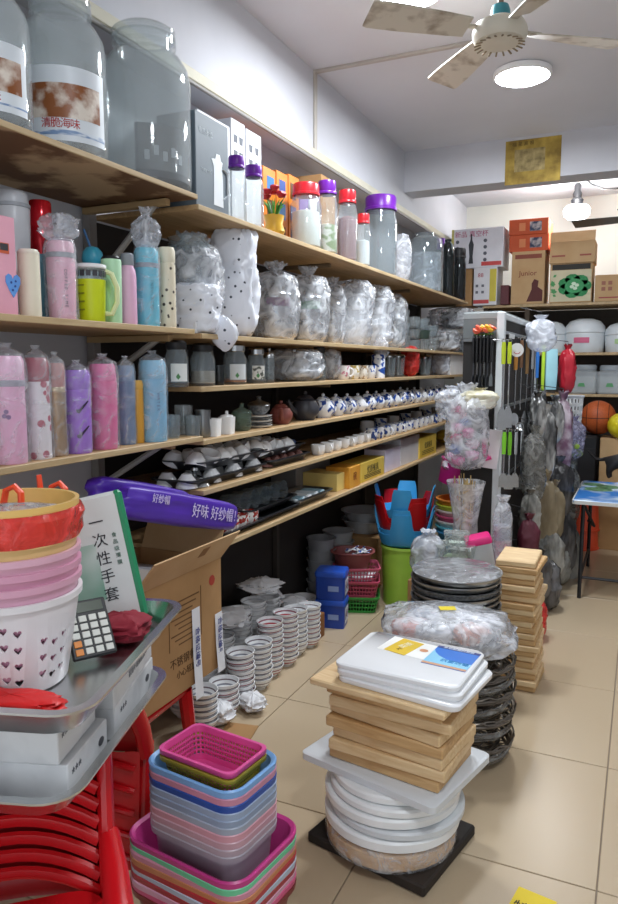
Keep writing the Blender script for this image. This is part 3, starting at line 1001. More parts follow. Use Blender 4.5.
def bagged_pot(label, u, wpx, hpx, z, X, m=STEEL, band=None, group='stainless pots in clear bags', film=FILM):
    p, k = spot(u, X, z)
    r, h = wpx * k / 2 / 1.16, hpx * k * .8
    t = thing('bagged_pot', label, 'pot', p, 0, group)
    ob('pot_body', lathe([(0, 0), (r * .95, 0), (r, .008), (r, h * .72), (r * 1.06, h * .725), (r * 1.06, h * .74), (r * .98, h * .74)], 28), m, t)
    ld = ob('pot_lid', lathe([(r * 1.06, h * .74), (r, h * .77), (r * .6, h * .85), (0, h * .88)], 28), m, t)
    ob('knob', lathe([(.006, h * .87), (.008, h * .9), (.016, h * .92), (.014, h * .95), (0, h * .955)], 14), BLACK, ld)
    if band:
        curved_label(t, r * 1.01, h * .55, h * .68, CAMANG - 45, CAMANG + 35, band, 'label')
    ob('plastic_bag', bagshape(r * 2.5, r * 2.4, hpx * k, u, .12, .12, .35), film, t)
    return t


# polka-dot bags
for (u, w_, h_, X, sd, lb) in [(196, 44, 50, XF - .07, 2, 'polka-dot plastic bag in front, its corner hanging over the shelf edge'), (235, 42, 108, XF - .09, 4, 'tall bulging polka-dot plastic bag next to the steel pots')]:
    p, k = spot(u, X, S2)
    t = thing('polka_dot_bag', lb, 'bag', p, math.radians(14))
    ob('bag_body', bagshape(w_ * k * 1.05, .12, h_ * k, sd, .16, .0, .28, 40, 28), POLKA, t)
    if sd == 2:
        ob('hanging_corner', bagshape(.10, .04, .13, 7, .12, 0, .9, tip=(.0, .03, 0)), POLKA, t, (.095, .02, -.062))
p, k = spot(194, XF - .11, S2)
t = thing('wrapped_bowls', 'stack of glass bowls in clear film behind the front polka-dot bag', 'bowl', p)
for i in range(7):
    ob('bowl', lathe([(0, .002), (.04, 0), (.07, .03), (.078, .05), (.075, .05), (.066, .03), (.036, .006), (0, .006)], 22), GLASS_GREY, t, (0, -.02, .16 + i * .022))
ob('carton_below', box(.15, .16, .16, .003), PAPER, t, (0, -.02, 0))
ob('plastic_bag', bagshape(.19, .2, .36, 21, .14, .1, .4), FILM, t)
bagged_pot('steel pot with a purple label in a clear bag, next to the polka dots', 276, 42, 76, S2, XF - .13, STEEL, pl('#5e2f62', .5))
bagged_pot('steel pot with a small green label in a drooping clear bag', 308, 36, 74, S2, XF - .12, STEEL, pl('#57876a', .5))
p, k = spot(334, XF - .13, S2)
bagged_pot('slim steel pot wrapped in clear film left of the lunch boxes', 333, 22, 66, S2, XF - .15, STEEL)
for (u, w_, h_, X, z0, sd, lb) in [(352, 36, 62, XF - .12, 0, 6, 'white lunch boxes in a crumpled clear bag, near half of the shelf'), (374, 34, 58, XF - .12, 0, 9, 'second crumpled bag of white lunch boxes, its corner drooping off the edge'),
                                   (392, 24, 52, XF - .14, 0, 12, 'clear bag of small tumblers right of the lunch boxes')]:
    p, k = spot(u, X, S2)
    t = thing('bagged_lunch_box', lb, 'bag', p, math.radians(10))
    for j in range(2):
        ob('lunch_box', loft([(w_ * k * .6, .10, .02, 0), (w_ * k * .68, .12, .02, h_ * k * .36), (w_ * k * .72, .125, .02, h_ * k * .37), (w_ * k * .70, .12, .02, h_ * k * .4)]), FROST if u < 390 else GLASS, t, (0, 0, .004 + j * h_ * k * .405))
    ob('plastic_bag', bagshape(w_ * k * 1.15, .2, h_ * k * 1.05, sd, .16, .0, .4), FILM, t)
    if sd == 9:
        ob('hanging_corner', bagshape(.09, .03, .16, 8, .15, 0, .9, tip=(.0, .02, 0)), FILM, t, (.06, -.1, -.09))


def tumbler(label, p, r, h, m=GLASS, n=1, step=.03, group=None, name='glass_tumbler', cat='glass', lid=None):
    t = thing(name, label, cat, p, 0, group)
    ob('glass', lathe([(0, 0), (r * .8, 0), (r * .84, .006), (r, h), (r * .95, h), (r * .8, .014), (0, .012)], 20), m, t)
    if lid:
        l = ob('lid', lathe([(r * 1.03, h - .004), (r * 1.05, h + .006), (r * .8, h + .018), (0, h + .022)], 20), lid, t)
        ob('knob', lathe([(.004, h + .02), (.009, h + .028), (.008, h + .036), (0, h + .038)], 12), lid, l)
    return t


GC = 'glass bowls and cups toward the far end of the second shelf'
for i, (u, zz, r, h, m) in enumerate([(403, 0, .05, .09, GLASS), (403, .095, .05, .08, GLASS_GREY), (403, .18, .045, .08, GLASS), (413, 0, .055, .07, GLASS_GREY), (413, .075, .055, .07, GLASS), (413, .15, .05, .08, GLASS),
                                      (422, 0, .06, .08, GLASS), (422, .085, .06, .06, pl('#3c4a44', .3)), (422, .15, .055, .08, GLASS_GREY), (431, 0, .06, .1, GLASS), (431, .105, .055, .09, GLASS_GREY)]):
    p, k = spot(u, XF - .09, S2 + zz)
    lev = ['bottom', 'middle', 'upper'][min(2, int(zz / .07))]
    tumbler('glass cup %s of the %s cup pile after the lunch boxes' % ('at the ' + lev, ORD[{403: 0, 413: 1, 422: 2, 431: 3}[u]]), p, r, h, m, group=GC)
for (u, zz, sd, lb) in [(444, 0, 31, 'dark dishes wrapped in clear film, lower left bundle by the white post'), (463, 0, 32, 'dark dishes wrapped in clear film, lower right bundle at the shelf end'),
                        (452, .20, 33, 'puffy film-wrapped bundle of dark dishes lying on top at the shelf end')]:
    p, k = spot(u, XF - .13, S2 + zz)
    t = thing('wrapped_dishes', lb, 'dishes', p)
    for j in range(4):
        ob('dish', lathe([(0, .0), (.07, 0), (.11, .02), (.12, .03), (.115, .03), (.07, .006), (0, .005)], 24), DARK if j % 2 else GLASS_SMOKE, t, (0, 0, .01 + j * .035))
    ob('plastic_bag', bagshape(.26 if zz == 0 else .4, .26, .19, sd, .14, 0, .4), FILM, t)

# ------------------------------------------------------------------ shelf three: glass jugs, tea glasses, cups
def jug(label, u, wpx, hpx, z, lidm=BLACK, content=None, handle=True, X=None, lab=None, name='glass_jug', group='glass jugs on the third shelf'):
    X = X if X is not None else XF - .07
    p, k = spot(u, X, z)
    r, h = wpx * k / 2, hpx * k
    t = thing(name, label, 'jug', p, 0, group)
    ob('glass_body', lathe([(0, 0), (r * .92, 0), (r, .01), (r, h * .62), (r * .8, h * .76), (r * .78, h * .84), (r * .74, h * .84), (r * .76, h * .75), (r * .96, h * .6), (r * .96, .014), (0, .008)], 24), GLASS_GREY, t)
    ob('lid', lathe([(r * .8, h * .8), (r * .86, h * .82), (r * .86, h * .95), (r * .6, h), (0, h)], 24), lidm, t)
    if handle:
        ob('handle', tube([(0, r * .8, h * .82), (0, r * 1.4, h * .78), (0, r * 1.45, h * .4), (0, r * .98, h * .25)], .008, 8), lidm, t)
    if content:
        ob('contents', lathe([(0, .01), (r * .94, .01), (r * .94, h * content[1]), (0, h * content[1])], 20), content[0], t)
    if lab:
        l = curved_label(t, r * 1.01, h * .12, h * .5, CAMANG - 35, CAMANG + 50, lab)
        ob('printed_leaf', prism([(0, -.01), (.008, 0), (0, .012), (-.008, 0)], .001, 'x'), pl('#4f8a52', .5), l, (r * 1.015 * math.cos(math.radians(CAMANG)), r * 1.015 * math.sin(math.radians(CAMANG)), h * .22), (0, 0, math.radians(CAMANG)))
    return t


jug('glass jug with a black lid and a white leaf label, first on its shelf', 177, 24, 46, S3, lab=pl('#e4e8e4', .5))
jug('glass jug with a bulky black lid and beige filling', 203, 25, 42, S3, content=(pl('#b9a894', .6), .35))
tumbler('small dark tea glass between the black-lidded jug and the orange one', spot(219, XF - .05, S3)[0], .024, .075, GLASS_SMOKE, group='small tea glasses on the third shelf')
t = jug('glass canister with an orange base and printed label', 235, 24, 40, S3, lidm=STEEL, handle=False, lab=pl('#cfd4d6', .5), content=(pl('#c8742c', .5), .14), name='glass_canister')
jug('glass canister with a speckled label right of the orange-based one', 256, 19, 35, S3, lidm=STEEL, handle=False, lab=two('speckled_label', '#55584f', '#dcdcd6', 60, .42, .5), name='glass_canister')
tumbler('tall narrow glass left of the bagged teapot', spot(269, XF - .06, S3)[0], .026, .11, GLASS_GREY, group='small tea glasses on the third shelf', lid=STEEL)
p, k = spot(294, XF - .12, S3)
t = thing('bagged_teapot', 'round glass teapot wrapped in a clear bag on the third shelf', 'teapot', p)
ob('body', lathe([(0, 0), (.06, 0), (.09, .03), (.1, .06), (.085, .1), (.05, .12), (0, .12)], 26), GLASS_GREY, t)
ob('lid', lathe([(.052, .118), (.05, .128), (.012, .138), (.012, .15), (0, .152)], 20), STEEL, t)
ob('handle', tube([(0, .08, .1), (0, .15, .1), (0, .155, .05), (0, .09, .03)], .009, 8), BLACK, t)
ob('plastic_bag', bagshape(.26, .26, .155, 41, .14, 0, .4), FILM, t)
jug('dark-handled glass jug right of the bagged teapot', 319, 14, 34, S3, X=XF - .08)
bag('plastic_bag', 'clear crumpled bag leaning beside the dark-handled jug on shelf three', 331, 20, 31, S3, FILM, XF - .09, .1, 43)


def mug(label, p, r, h, m, rz=0.0, group=None, name='mug', handle=True, cat='cup'):
    t = thing(name, label, cat, p, rz, group)
    ob('body', lathe([(0, 0), (r * .75, 0), (r * .85, .004), (r, h * .5), (r, h), (r * .93, h), (r * .92, h * .4), (r * .7, .008), (0, .007)], 20), m, t)
    if handle:
        ob('handle', tube(arc((0, r * .95, h * .52), h * .3, -85, 85, 8, (0, 1, 0), (0, 0, 1)), r * .12, 7), m, t)
    return t


GM3 = 'patterned cups on the third shelf'
for i, (u, m, lb) in enumerate([(342, two('pink_sprig_porcelain', '#c67f92', '#f0eeec', 40, .36, .42), 'pink-sprigged cup, first of the patterned cups on shelf three'), (352, two('yellow_sprig_porcelain', '#c2a64a', '#f0efe6', 40, .4, .46), 'yellow-sprigged cup beside the pink-sprigged one'),
                                (361, two('brown_sprig_porcelain', '#9a7c52', '#efece4', 40, .4, .46), 'brown-sprigged cup before the blue canister'), (369, BLUEWHITE2, 'small blue-sprigged cup touching the blue canister')]):
    mug(lb, spot(u, XF - .06, S3)[0], .042, .075, m, rnd.uniform(-1, 1), GM3)
p, k = spot(378, XF - .06, S3)
t = thing('tea_canister', 'blue and white porcelain canister, tallest thing mid shelf three', 'canister', p)
ob('body', lathe([(0, 0), (.04, 0), (.042, .01), (.042, .11), (.036, .118), (0, .118)], 22), BLUEWHITE, t)
ob('lid', lathe([(.04, .116), (.042, .12), (.04, .14), (.01, .148), (0, .148)], 22), BLUEWHITE, t)
for i, (u, m, lb) in enumerate([(389, GLASS_GREY, 'clear glass canister after the blue porcelain canister'), (398, GLASS, 'second clear glass canister after the blue porcelain canister'), (425, GLASS_GREY, 'clear glass canister right of the red bag')]):
    tumbler(lb, spot(u, XF - .06, S3)[0], .045, .13, m, group='glass canisters on the third shelf', lid=STEEL, name='glass_canister', cat='canister')
bag('red_bag', 'red and clear wrapped packet between glass canisters on shelf three', 410, 18, 30, S3, FILM_RED, XF - .07, .12, 44)
bag('plastic_bag', 'white crumpled packet left of the orange-striped box', 440, 18, 22, S3, FILM_MILK, XF - .08, .12, 45)
t, L_, h, d = shelf_box('white_box', 'white box with an orange stripe at the end of shelf three', 'box', 450, 474, S3, 21, WHITE_M, XF - .03, .2)
ob('orange_stripe', box(.001, L_ * .24, h, 0), pl('#d27a55', .5), t, (d / 2 + .0006, L_ * .12, 0))

# ------------------------------------------------------------------ shelf four: mugs, teapots
for (u, r, h, m, lb) in [(173, .028, .095, GLASS_GREY, 'clear glass tumbler beside the sky blue flask'), (184, .034, .12, GLASS, 'cut glass tumbler with a metal rim behind the first tumbler'), (193, .03, .085, GLASS_GREY, 'short etched glass tumbler in the first glass cluster')]:
    tumbler(lb, spot(u, XF - (.05 if u != 184 else .1), S4)[0], r, h, m, group='glass tumblers on the fourth shelf')
p, k = spot(203, XF - .06, S4)
t = thing('metal_creamer', 'dark metal creamer jug left of the white square cups', 'jug', p)
ob('body', lathe([(0, 0), (.025, 0), (.03, .01), (.026, .06), (.03, .1), (.026, .1), (.022, .06), (0, .01)], 20), STEEL_D, t)
ob('handle', tube(arc((0, .026, .055), .028, -80, 80, 8, (0, 1, 0), (0, 0, 1)), .004, 6), STEEL_D, t)
for i, (u, lb) in enumerate([(213, 'white square cup nearest the metal creamer'), (227, 'white square cup with a lid next to the glass pot')]):
    p, k = spot(u, XF - .05, S4)
    t = thing('square_cup', lb, 'cup', p, .2, 'white square cups')
    ob('body', loft([(.05, .05, .008, 0), (.055, .055, .008, .066), (.051, .051, .007, .066), (.046, .046, .007, .006)]), PORC, t)
    if i:
        ob('lid', lathe([(.026, .066), (.024, .072), (.006, .076), (.006, .088), (0, .09)], 16), PORC, t)
p, k = spot(242, XF - .07, S4)
t = thing('glass_pot', 'small green-tinted lidded glass pot beside the white square cups', 'pot', p)
ob('body', lathe([(0, 0), (.03, 0), (.04, .02), (.038, .055), (.042, .07), (.038, .07), (.034, .05), (0, .008)], 22), clear('green_tint_glass', '#cfe0d6', .2, '#9fb5a8'), t)
ob('lid', lathe([(.043, .07), (.04, .078), (.012, .092), (.007, .1), (.01, .11), (0, .113)], 22), clear('green_tint_glass', '#cfe0d6', .2, '#9fb5a8'), t)
p, k = spot(259, XF - .08, S4)
for i in range(5):
    single('saucer', '%s saucer from the bottom of the small pile under the tureen' % ORD[i], 'saucer', lathe([(0, 0), (.035, 0), (.055, .007), (.058, .011), (.054, .011), (.034, .004), (0, .004)], 22), SPECKLE if i % 2 else PORC, p + Vector((0, 0, .0105 * i)), group='saucers under the tureen')
t = thing('tureen', 'little dark lidded tureen standing on the pile of saucers', 'tureen', p + Vector((0, 0, .055)))
ob('body', lathe([(0, 0), (.025, 0), (.045, .02), (.048, .04), (.044, .04), (0, .01)], 22), SPECKLE, t)
ob('lid', lathe([(.05, .04), (.042, .05), (.012, .06), (.008, .068), (.012, .076), (0, .08)], 22), STEEL_D, t)


def teapot(label, p, s, m, rz, group=None, lidm=None, spout=True):
    t = thing('teapot', label, 'teapot', p, rz, group)
    ob('body', lathe([(0, 0), (.036 * s, 0), (.038 * s, .004 * s), (.055 * s, .03 * s), (.056 * s, .05 * s), (.042 * s, .075 * s), (.03 * s, .08 * s), (0, .08 * s)], 20), m, t)
    l = ob('lid', lathe([(.031 * s, .079 * s), (.034 * s, .083 * s), (.022 * s, .094 * s), (0, .098 * s)], 18), lidm or m, t)
    ob('knob', lathe([(.004 * s, .096 * s), (.009 * s, .102 * s), (.009 * s, .109 * s), (0, .113 * s)], 10), lidm or m, l)
    if spout:
        ob('spout', tube([(0, -.045 * s, .03 * s), (0, -.07 * s, .045 * s), (0, -.082 * s, .065 * s), (0, -.092 * s, .08 * s)], [.014 * s, .011 * s, .008 * s, .007 * s], 8), m, t)
    ob('handle', tube(arc((0, .048 * s, .045 * s), .028 * s, -85, 85, 8, (0, 1, 0), (0, 0, 1)), .005 * s, 7), m, t)
    return t


teapot('red-brown clay teapot on its side of the saucer pile', spot(281, XF - .075, S4)[0], .95, pl('#7c4038', .45), .5)
teapot('big charcoal teapot with a round loop handle', spot(305, XF - .085, S4)[0], 1.25, pl('#34353c', .4), -.35)
us = [323, 335.5, 347, 357.5, 367, 376, 384.5, 392.5, 400, 407, 414, 420.5, 427, 433, 439, 444.5]
for i, u in enumerate(us):
    p = spot(u, XF - .075, S4)[0]
    lb = '%s blue-and-white teapot counted from the charcoal teapot' % ORD[i] if i < len(us) - 1 else 'last blue-and-white teapot at the far end of its row'
    if i % 4 == 3:
        t = teapot(lb, p, .95, BLUEWHITE2, 2.2, 'blue-and-white teapots in a row')
    else:
        t = teapot(lb, p, rnd.uniform(.98, 1.1), BLUEWHITE, rnd.choice([-.5, .3, 2.6, -2.4]), 'blue-and-white teapots in a row')
    q = p + Vector((-.17, .05, 0))
    if i < 13:
        mug('%s blue-sprigged cup in the row behind the blue-and-white teapots' % ORD[i], q, .04, .07, BLUEWHITE2, rnd.uniform(0, 6), 'cups behind the teapots')

# ------------------------------------------------------------------ shelf five: trays of cups
TRAYM = pl('#4a4c50', .3, .8)


def tray(label, u0, u1, z, X, wid=.2, hh=.035, m=TRAYM, group='dark metal trays on the shelves', tilt=0.0):
    a, _ = spot(u0, X + wid / 2, z)
    b, _ = spot(u1, X + wid / 2, z)
    L_ = b.y - a.y
    o = single('serving_tray', label, 'tray', trayshape(wid - .024, L_ - .024, hh, .025), m, (X, (a.y + b.y) / 2, z), group=group)
    return a.y, b.y, z + .004


def cup_me(r, h):
    key = ('cup', r, h)
    if key not in CACHE:
        CACHE[key] = lathe([(0, 0), (r * .45, 0), (r * .5, .004), (r * .85, h * .45), (r, h), (r * .95, h), (r * .78, h * .45), (r * .4, .007), (0, .007)], 18)
    return CACHE[key]


def cups_in(y0, y1, z, X, rows, n, r, h, m, phrase, group, flip=.3, tilt=0.0):
    c = 0
    for i in range(n):
        for j in range(rows):
            y = y0 + .045 + (y1 - y0 - .09) * i / max(1, n - 1)
            x = X + (j - (rows - 1) / 2) * r * 2.15
            up = rnd.random() > flip
            row = ['front', 'back', 'rearmost'][rows - 1 - j] if rows > 1 else ''
            single('tea_cup', '%s cup of the %s%s' % (ORD[i], (row + ' row ') if row else 'row ', phrase), 'cup', cup_me(r, h), m,
                   (x, y, z + (0 if up else h) + tilt * r * .55), ((0 if up else PI) + rnd.uniform(-tilt, tilt), rnd.uniform(-tilt, tilt), 0), group)


y0, y1, zt = tray('lower dark tray under the first tray of white cups', 193, 270, S5, XF - .12)
cups_in(y0, y1, zt, XF - .12, 2, 4, .04, .05, PORC, 'inside the lower first tray', 'cups in the lower trays', 1)
y0, y1, zt = tray('upper dark tray heaped with white cups, nearest the carton', 203, 271, S5 + .056, XF - .13)
cups_in(y0, y1, zt, XF - .13, 2, 7, .042, .05, PORC, 'in the near upper tray of cups', 'white cups in the near upper tray', .85, .45)
y0, y1, zt = tray('lower dark tray holding red-brown clay cups', 274, 313, S5, XF - .12)
cups_in(y0, y1, zt, XF - .12, 2, 5, .035, .04, pl('#8a5a50', .5), 'of clay cups in the lower second tray', 'clay cups in a tray', 1)
y0, y1, zt = tray('upper dark tray with white cups and a blue packet', 264, 308, S5 + .048, XF - .125)
cups_in(y0, y1 - .1, zt, XF - .125, 2, 5, .042, .05, PORC, 'in the upper tray with the blue packet', 'white cups in the far upper tray', .85, .45)
single('packet', 'blue and white packet lying in the upper tray of cups', 'packet', bagshape(.12, .09, .05, 3, .12, 0, .5), two('blue_white_packet', '#33558f', '#e4e9ef', 26, .47, .52), (XF - .125, y1 - .07, zt))
us = [318, 327, 335, 343, 350.5, 358, 365, 372, 378.5, 385, 391, 397, 403, 408.5, 414, 419, 424, 429, 434, 438.5]
for i, u in enumerate(us):
    p = spot(u, XF - .06, S5)[0]
    m = BLUEWHITE2 if i > 6 else PORC
    if 365 < u < 386 or u in (403, 434):
        m = BLUEWHITE
    hh = .05 if i < 7 else .07
    mug('%s small cup of the cup row after the trays on shelf five' % ORD[i], p, .036, hh, m, rnd.uniform(0, 6), 'cup row on shelf five')
    if i % 2 == 0 and i > 4:
        p2 = spot(u + 2, XF - .15, S5)[0]
        mug('%s cup of the sparse row behind the shelf five cups' % ORD[(i - 6) // 2], p2, .042, .1, PORC if i % 4 else BLUEWHITE, 1, 'rear cups on shelf five')
p = spot(444, XF - .06, S5)[0]
for i in range(4):
    mug('%s blue-striped mug from the bottom of the pile ending shelf five' % ORD[i], p + Vector((0, .02, .045 * i)), .04, .045, BLUEWHITE, .5 * i, 'pile of mugs at the end of shelf five', handle=False)
# metal lids left of the trays
for (u, X, r, lb) in [(177, XF - .08, .055, 'shiny domed metal lid behind the purple package'), (190, XF - .20, .05, 'domed metal pot lid at the back, start of shelf five')]:
    p = spot(max(u, 196) + (0 if u > 180 else -2), X, S5)[0] if u > 180 else Vector((X, 2.2, S5))
    t = thing('metal_cloche', lb, 'food cover', p, 0, 'metal covers on shelf five')
    ob('dome', lathe([(r, 0), (r * 1.04, .004), (r * .95, .012), (r * .7, .03), (r * .3, .042), (0, .044)], 24), STEEL, t)
    ob('knob', lathe([(.006, .042), (.007, .052), (.016, .06), (.014, .07), (0, .074)], 14), STEEL, t)

# ------------------------------------------------------------------ shelf six
y0, y1, zt = tray('black tray of red-patterned mugs at the near end of shelf six', 226, 268, S6, XF - .11, .2, .025, BLACK)
c = 0
for i in range(4):
    for j in range(2):
        mug('%s red-patterned mug in the %s row of the black tray' % (ORD[i], ['back', 'front'][j]), (XF - .155 + .085 * j, y0 + .05 + (y1 - y0 - .1) * i / 3, zt), .037, .055, REDWHITE, rnd.uniform(0, 6), 'red-patterned mugs')
y0, y1, zt = tray('lower metal tray under the glass tumblers', 262, 303, S6, XF - .11, .2, .03)
y0b, y1b, ztb = tray('upper metal tray with glass tumblers lying on it', 250, 300, S6 + .034, XF - .14, .2, .03)
for i in range(5):
    t = thing('glass_tumbler', '%s glass tumbler lying on its side in the metal tray' % ORD[i], 'glass', (XF - .20, y0b + .05 + i * .09, ztb + .043), rot=(0, PI / 2 - .1, .0), group='tumblers lying in the tray')
    ob('glass', lathe([(0, 0), (.034, 0), (.036, .006), (.042, .11), (.039, .11), (.033, .014), (0, .012)], 20), GLASS_GREY, t)
y0, y1, zt = tray('steel tray of folded pale packets right of the tumblers', 299, 335, S6, XF - .11, .2, .04, STEEL_D)
for i in range(5):
    single('folded_packet', '%s folded pale packet in the steel tray' % ORD[i], 'packet', box(.12, .05, .03, .006), pl(['#c9d6dc', '#8fb2c0', '#dfe6ea'][i % 3], .5), (XF - .11, y0 + .06 + (y1 - y0 - .12) * i / 4, zt), (.12, 0, .15 * (i % 2)), 'packets in the steel tray')
YEL = two('yellow_printed_card', '#d8b43a', '#e2c25a', 10, .3, .7, .5)
ORG = two('orange_printed_card', '#cf8a24', '#dba03c', 10, .3, .7, .5)
t, L_, h, d = shelf_box('grey_box', 'plain grey carton at the back behind the steel tray', 'box', 296, 330, S6, 30, pl('#77736f', .7), XF - .24, .15)
for (u0, u1, hp, m, X, dp, lb) in [(337, 349, 17, pl('#e0c878', .6), XF - .04, .2, 'pale yellow open carton beside the steel tray'), (349.5, 360, 21, ORG, XF - .01, .14, 'orange end carton of the yellow boxes'),
                                   (360.5, 384, 19, YEL, XF - .02, .14, 'long yellow carton with dark printing'), (385, 400, 22, pl('#dcd3e0', .5), XF - .03, .14, 'lilac-white carton next to the printed yellow one'),
                                   (400.5, 419, 26, pl('#d6d3d4', .5), XF - .03, .14, 'tall white carton on shelf six'), (419.5, 436, 20, YEL, XF - .02, .14, 'yellow carton with dark printing right of the tall white one')]:
    t, L_, h, d = shelf_box('carton', lb, 'box', u0, u1, S6, hp, m, X, dp)
    if m is YEL:
        text('优质餐具', min(.05, L_ / 5.5), pl('#3a3420', .6), t, (d / 2 + .0007, 0, h * .55), FACE_X)
        for q in range(3):
            ob('printed_bar', box(.001, L_ * .7, .004, 0), pl('#5a4a1c', .6), t, (d / 2 + .0006, 0, h * (.15 + .08 * q)))
    elif m is ORG:
        text('碗', .05, pl('#7c3d12', .6), t, (d / 2 + .0007, 0, h * .5), FACE_X)
bag('red_packet', 'small red packet lying behind the long yellow carton', 372, 14, 20, S6, pl('#a84a3c', .5), XF - .26, .12, 61, cat='packet', dz=.0)
for (u, w_, h_, sd, z0, lb) in [(447, 22, 14, 62, 0, 'yellow plastic bag with small goods at the end of shelf six'), (455, 16, 10, 63, .085, 'flat yellow packet on top of the yellow bag, shelf six')]:
    bag('yellow_bag', lb, u, w_, h_, S6 + z0, pl('#cfae34', .35), XF - .1, .16, sd)

# =================================================================== FLOOR UNDER THE SHELVES
GB = 'white bowls stacked on the floor'
bowl_me = lathe([(0, .004), (.022, .004), (.026, 0), (.030, 0), (.031, .006), (.048, .022), (.058, .044), (.061, .056), (.058, .056), (.054, .044), (.044, .025), (.026, .012), (0, .011)], 22)
plate_me = lathe([(0, .003), (.035, 0), (.04, 0), (.06, .012), (.078, .02), (.075, .022), (.058, .016), (.036, .006), (0, .006)], 22)


def bowl_stack(x, y, n, where, m, step=.0235, kind='bowl', sc=1.0):
    me = bowl_me if kind == 'bowl' else plate_me
    ms = m if isinstance(m, list) else [m]
    for i in range(n):
        pos = ORD[n - 1 - i] + '-from-top' if i < n - 1 else 'topmost'
        o = single('rice_bowl' if kind == 'bowl' else 'plate', '%s white %s, %s' % (pos, kind, where), kind, me, ms[i % len(ms)],
                   (x + rnd.uniform(-.003, .003), y + rnd.uniform(-.003, .003), i * step), (rnd.uniform(-.03, .03) if i else 0, rnd.uniform(-.03, .03) if i else 0, rnd.uniform(0, 6)), GB if kind == 'bowl' else 'white plates stacked on the floor')
        o.scale = (sc, sc, sc * .97)


RW = [BOWL_RED, BOWL_BLUE, BOWL_RED]
front_ys = [2.30, 2.45, 2.60, 2.74, 2.88, 3.02, 3.15, 3.28]
front_n = [6, 5, 8, 8, 10, 10, 9, 8]
for i, (y, n) in enumerate(zip(front_ys, front_n)):
    bowl_stack(-1.53 + .012 * (i % 2), y, n, '%s front-row floor pile from the carton' % ORD[i], RW if i % 3 else BOWL_BLUE, sc=1.04)
for i, (y, n) in enumerate(zip([2.38, 2.53, 2.68, 2.83, 2.98, 3.13], [9, 11, 9, 12, 12, 11])):
    bowl_stack(-1.675, y, n, '%s rear-row floor pile from the carton' % ORD[i], BOWL_PLAIN, sc=1.04)
for i, (x, y, n) in enumerate([(-1.665, 3.42, 9), (-1.755, 3.26, 12), (-1.755, 3.56, 10), (-1.755, 3.72, 7)]):
    bowl_stack(x, y, n, ['plate pile beside the blue boxes', 'plate pile against the wall behind the bowls', 'rearmost plate pile by the wall', 'plate pile behind the blue boxes'][i], PORC, .0135, 'plate')
for i, (x, y, z, w_, d_, h_, lb) in enumerate([(-1.50, 2.375, 0, .11, .09, .10, 'crumpled white wrapping paper between the first floor piles'), (-1.43, 2.53, 0, .09, .10, .08, 'white wrapping paper spilling in front of the bowl piles'),
                                               (-1.675, 2.755, .27, .20, .16, .06, 'white wrapping paper lying on the middle rear bowl piles'), (-1.675, 3.06, .335, .18, .17, .06, 'white wrapping paper on the farthest rear bowl piles'),
                                               (-1.755, 3.26, .175, .16, .15, .10, 'white paper heap on the wall-side plates'), (-1.665, 3.42, .135, .12, .12, .07, 'torn white paper on the plates by the blue boxes')]):
    single('wrapping_paper', lb, 'paper', bagshape(w_, d_, h_, 70 + i, .32, 0, .7), PAPER, (x, y, z), (0, 0, i))
single('cardboard_sheet', 'flat brown cardboard scrap on the tiles under the first bowls', 'cardboard', box(.13, .22, .006, .001), CARD, (-1.385, 2.30, 0), (0, 0, .2))

# grey pots and basins in the shade behind the bowls
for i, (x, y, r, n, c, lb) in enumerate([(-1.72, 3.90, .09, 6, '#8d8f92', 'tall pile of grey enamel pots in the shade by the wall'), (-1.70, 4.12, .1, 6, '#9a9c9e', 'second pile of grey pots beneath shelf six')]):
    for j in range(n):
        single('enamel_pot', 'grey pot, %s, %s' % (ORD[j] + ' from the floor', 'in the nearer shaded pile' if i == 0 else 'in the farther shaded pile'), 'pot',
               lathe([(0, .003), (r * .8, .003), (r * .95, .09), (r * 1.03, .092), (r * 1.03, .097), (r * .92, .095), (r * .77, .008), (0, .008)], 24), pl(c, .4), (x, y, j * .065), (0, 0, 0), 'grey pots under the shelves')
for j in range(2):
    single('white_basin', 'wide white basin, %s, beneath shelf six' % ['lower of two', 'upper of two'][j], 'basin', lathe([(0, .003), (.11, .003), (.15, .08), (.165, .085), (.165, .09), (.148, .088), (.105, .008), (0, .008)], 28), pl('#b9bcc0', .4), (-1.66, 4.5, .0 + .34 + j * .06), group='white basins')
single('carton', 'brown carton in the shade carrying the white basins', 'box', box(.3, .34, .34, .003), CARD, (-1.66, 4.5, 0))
single('carton', 'orange-brown carton between the bowls and the blue boxes', 'box', box(.1, .1, .13, .003), pl('#8a5a30', .7), (-1.55, 3.40, 0))

# blue plastic boxes
p = at(328, 630, Z=0)
for j in range(2):
    t = thing('storage_box', ['blue plastic box with a white label, lower of two', 'blue plastic box with lid, upper of two beside the bowls'][j], 'box', (-1.53, 3.62, .162 * j), math.radians(12), 'blue plastic boxes')
    ob('body', loft([(.16, .13, .015, 0), (.165, .135, .015, .13)]), BLUE, t)
    ob('lid', loft([(.172, .142, .015, .13), (.174, .144, .016, .148), (.164, .134, .015, .16)]), pl('#2a58c4', .3), t)
    l = ob('label', box(.001, .1, .085, 0), pl('#d4d9e6', .5), t, (.0833, .005, .025))
    for q in range(4):
        ob('printed_figure', prism([(-.009, 0), (.009, 0), (.006, .03), (0, .042), (-.006, .03)], .001, 'x'), pl(['#5b6378', '#8c4a50', '#3a4a80', '#6a6f80'][q], .5), l, (.0006, -.036 + .024 * q, .02 + .012 * (q % 2)))
    ob('label', box(.06, .001, .03, 0), pl('#8fa6d8', .5), t, (.02, -.0675, .05))


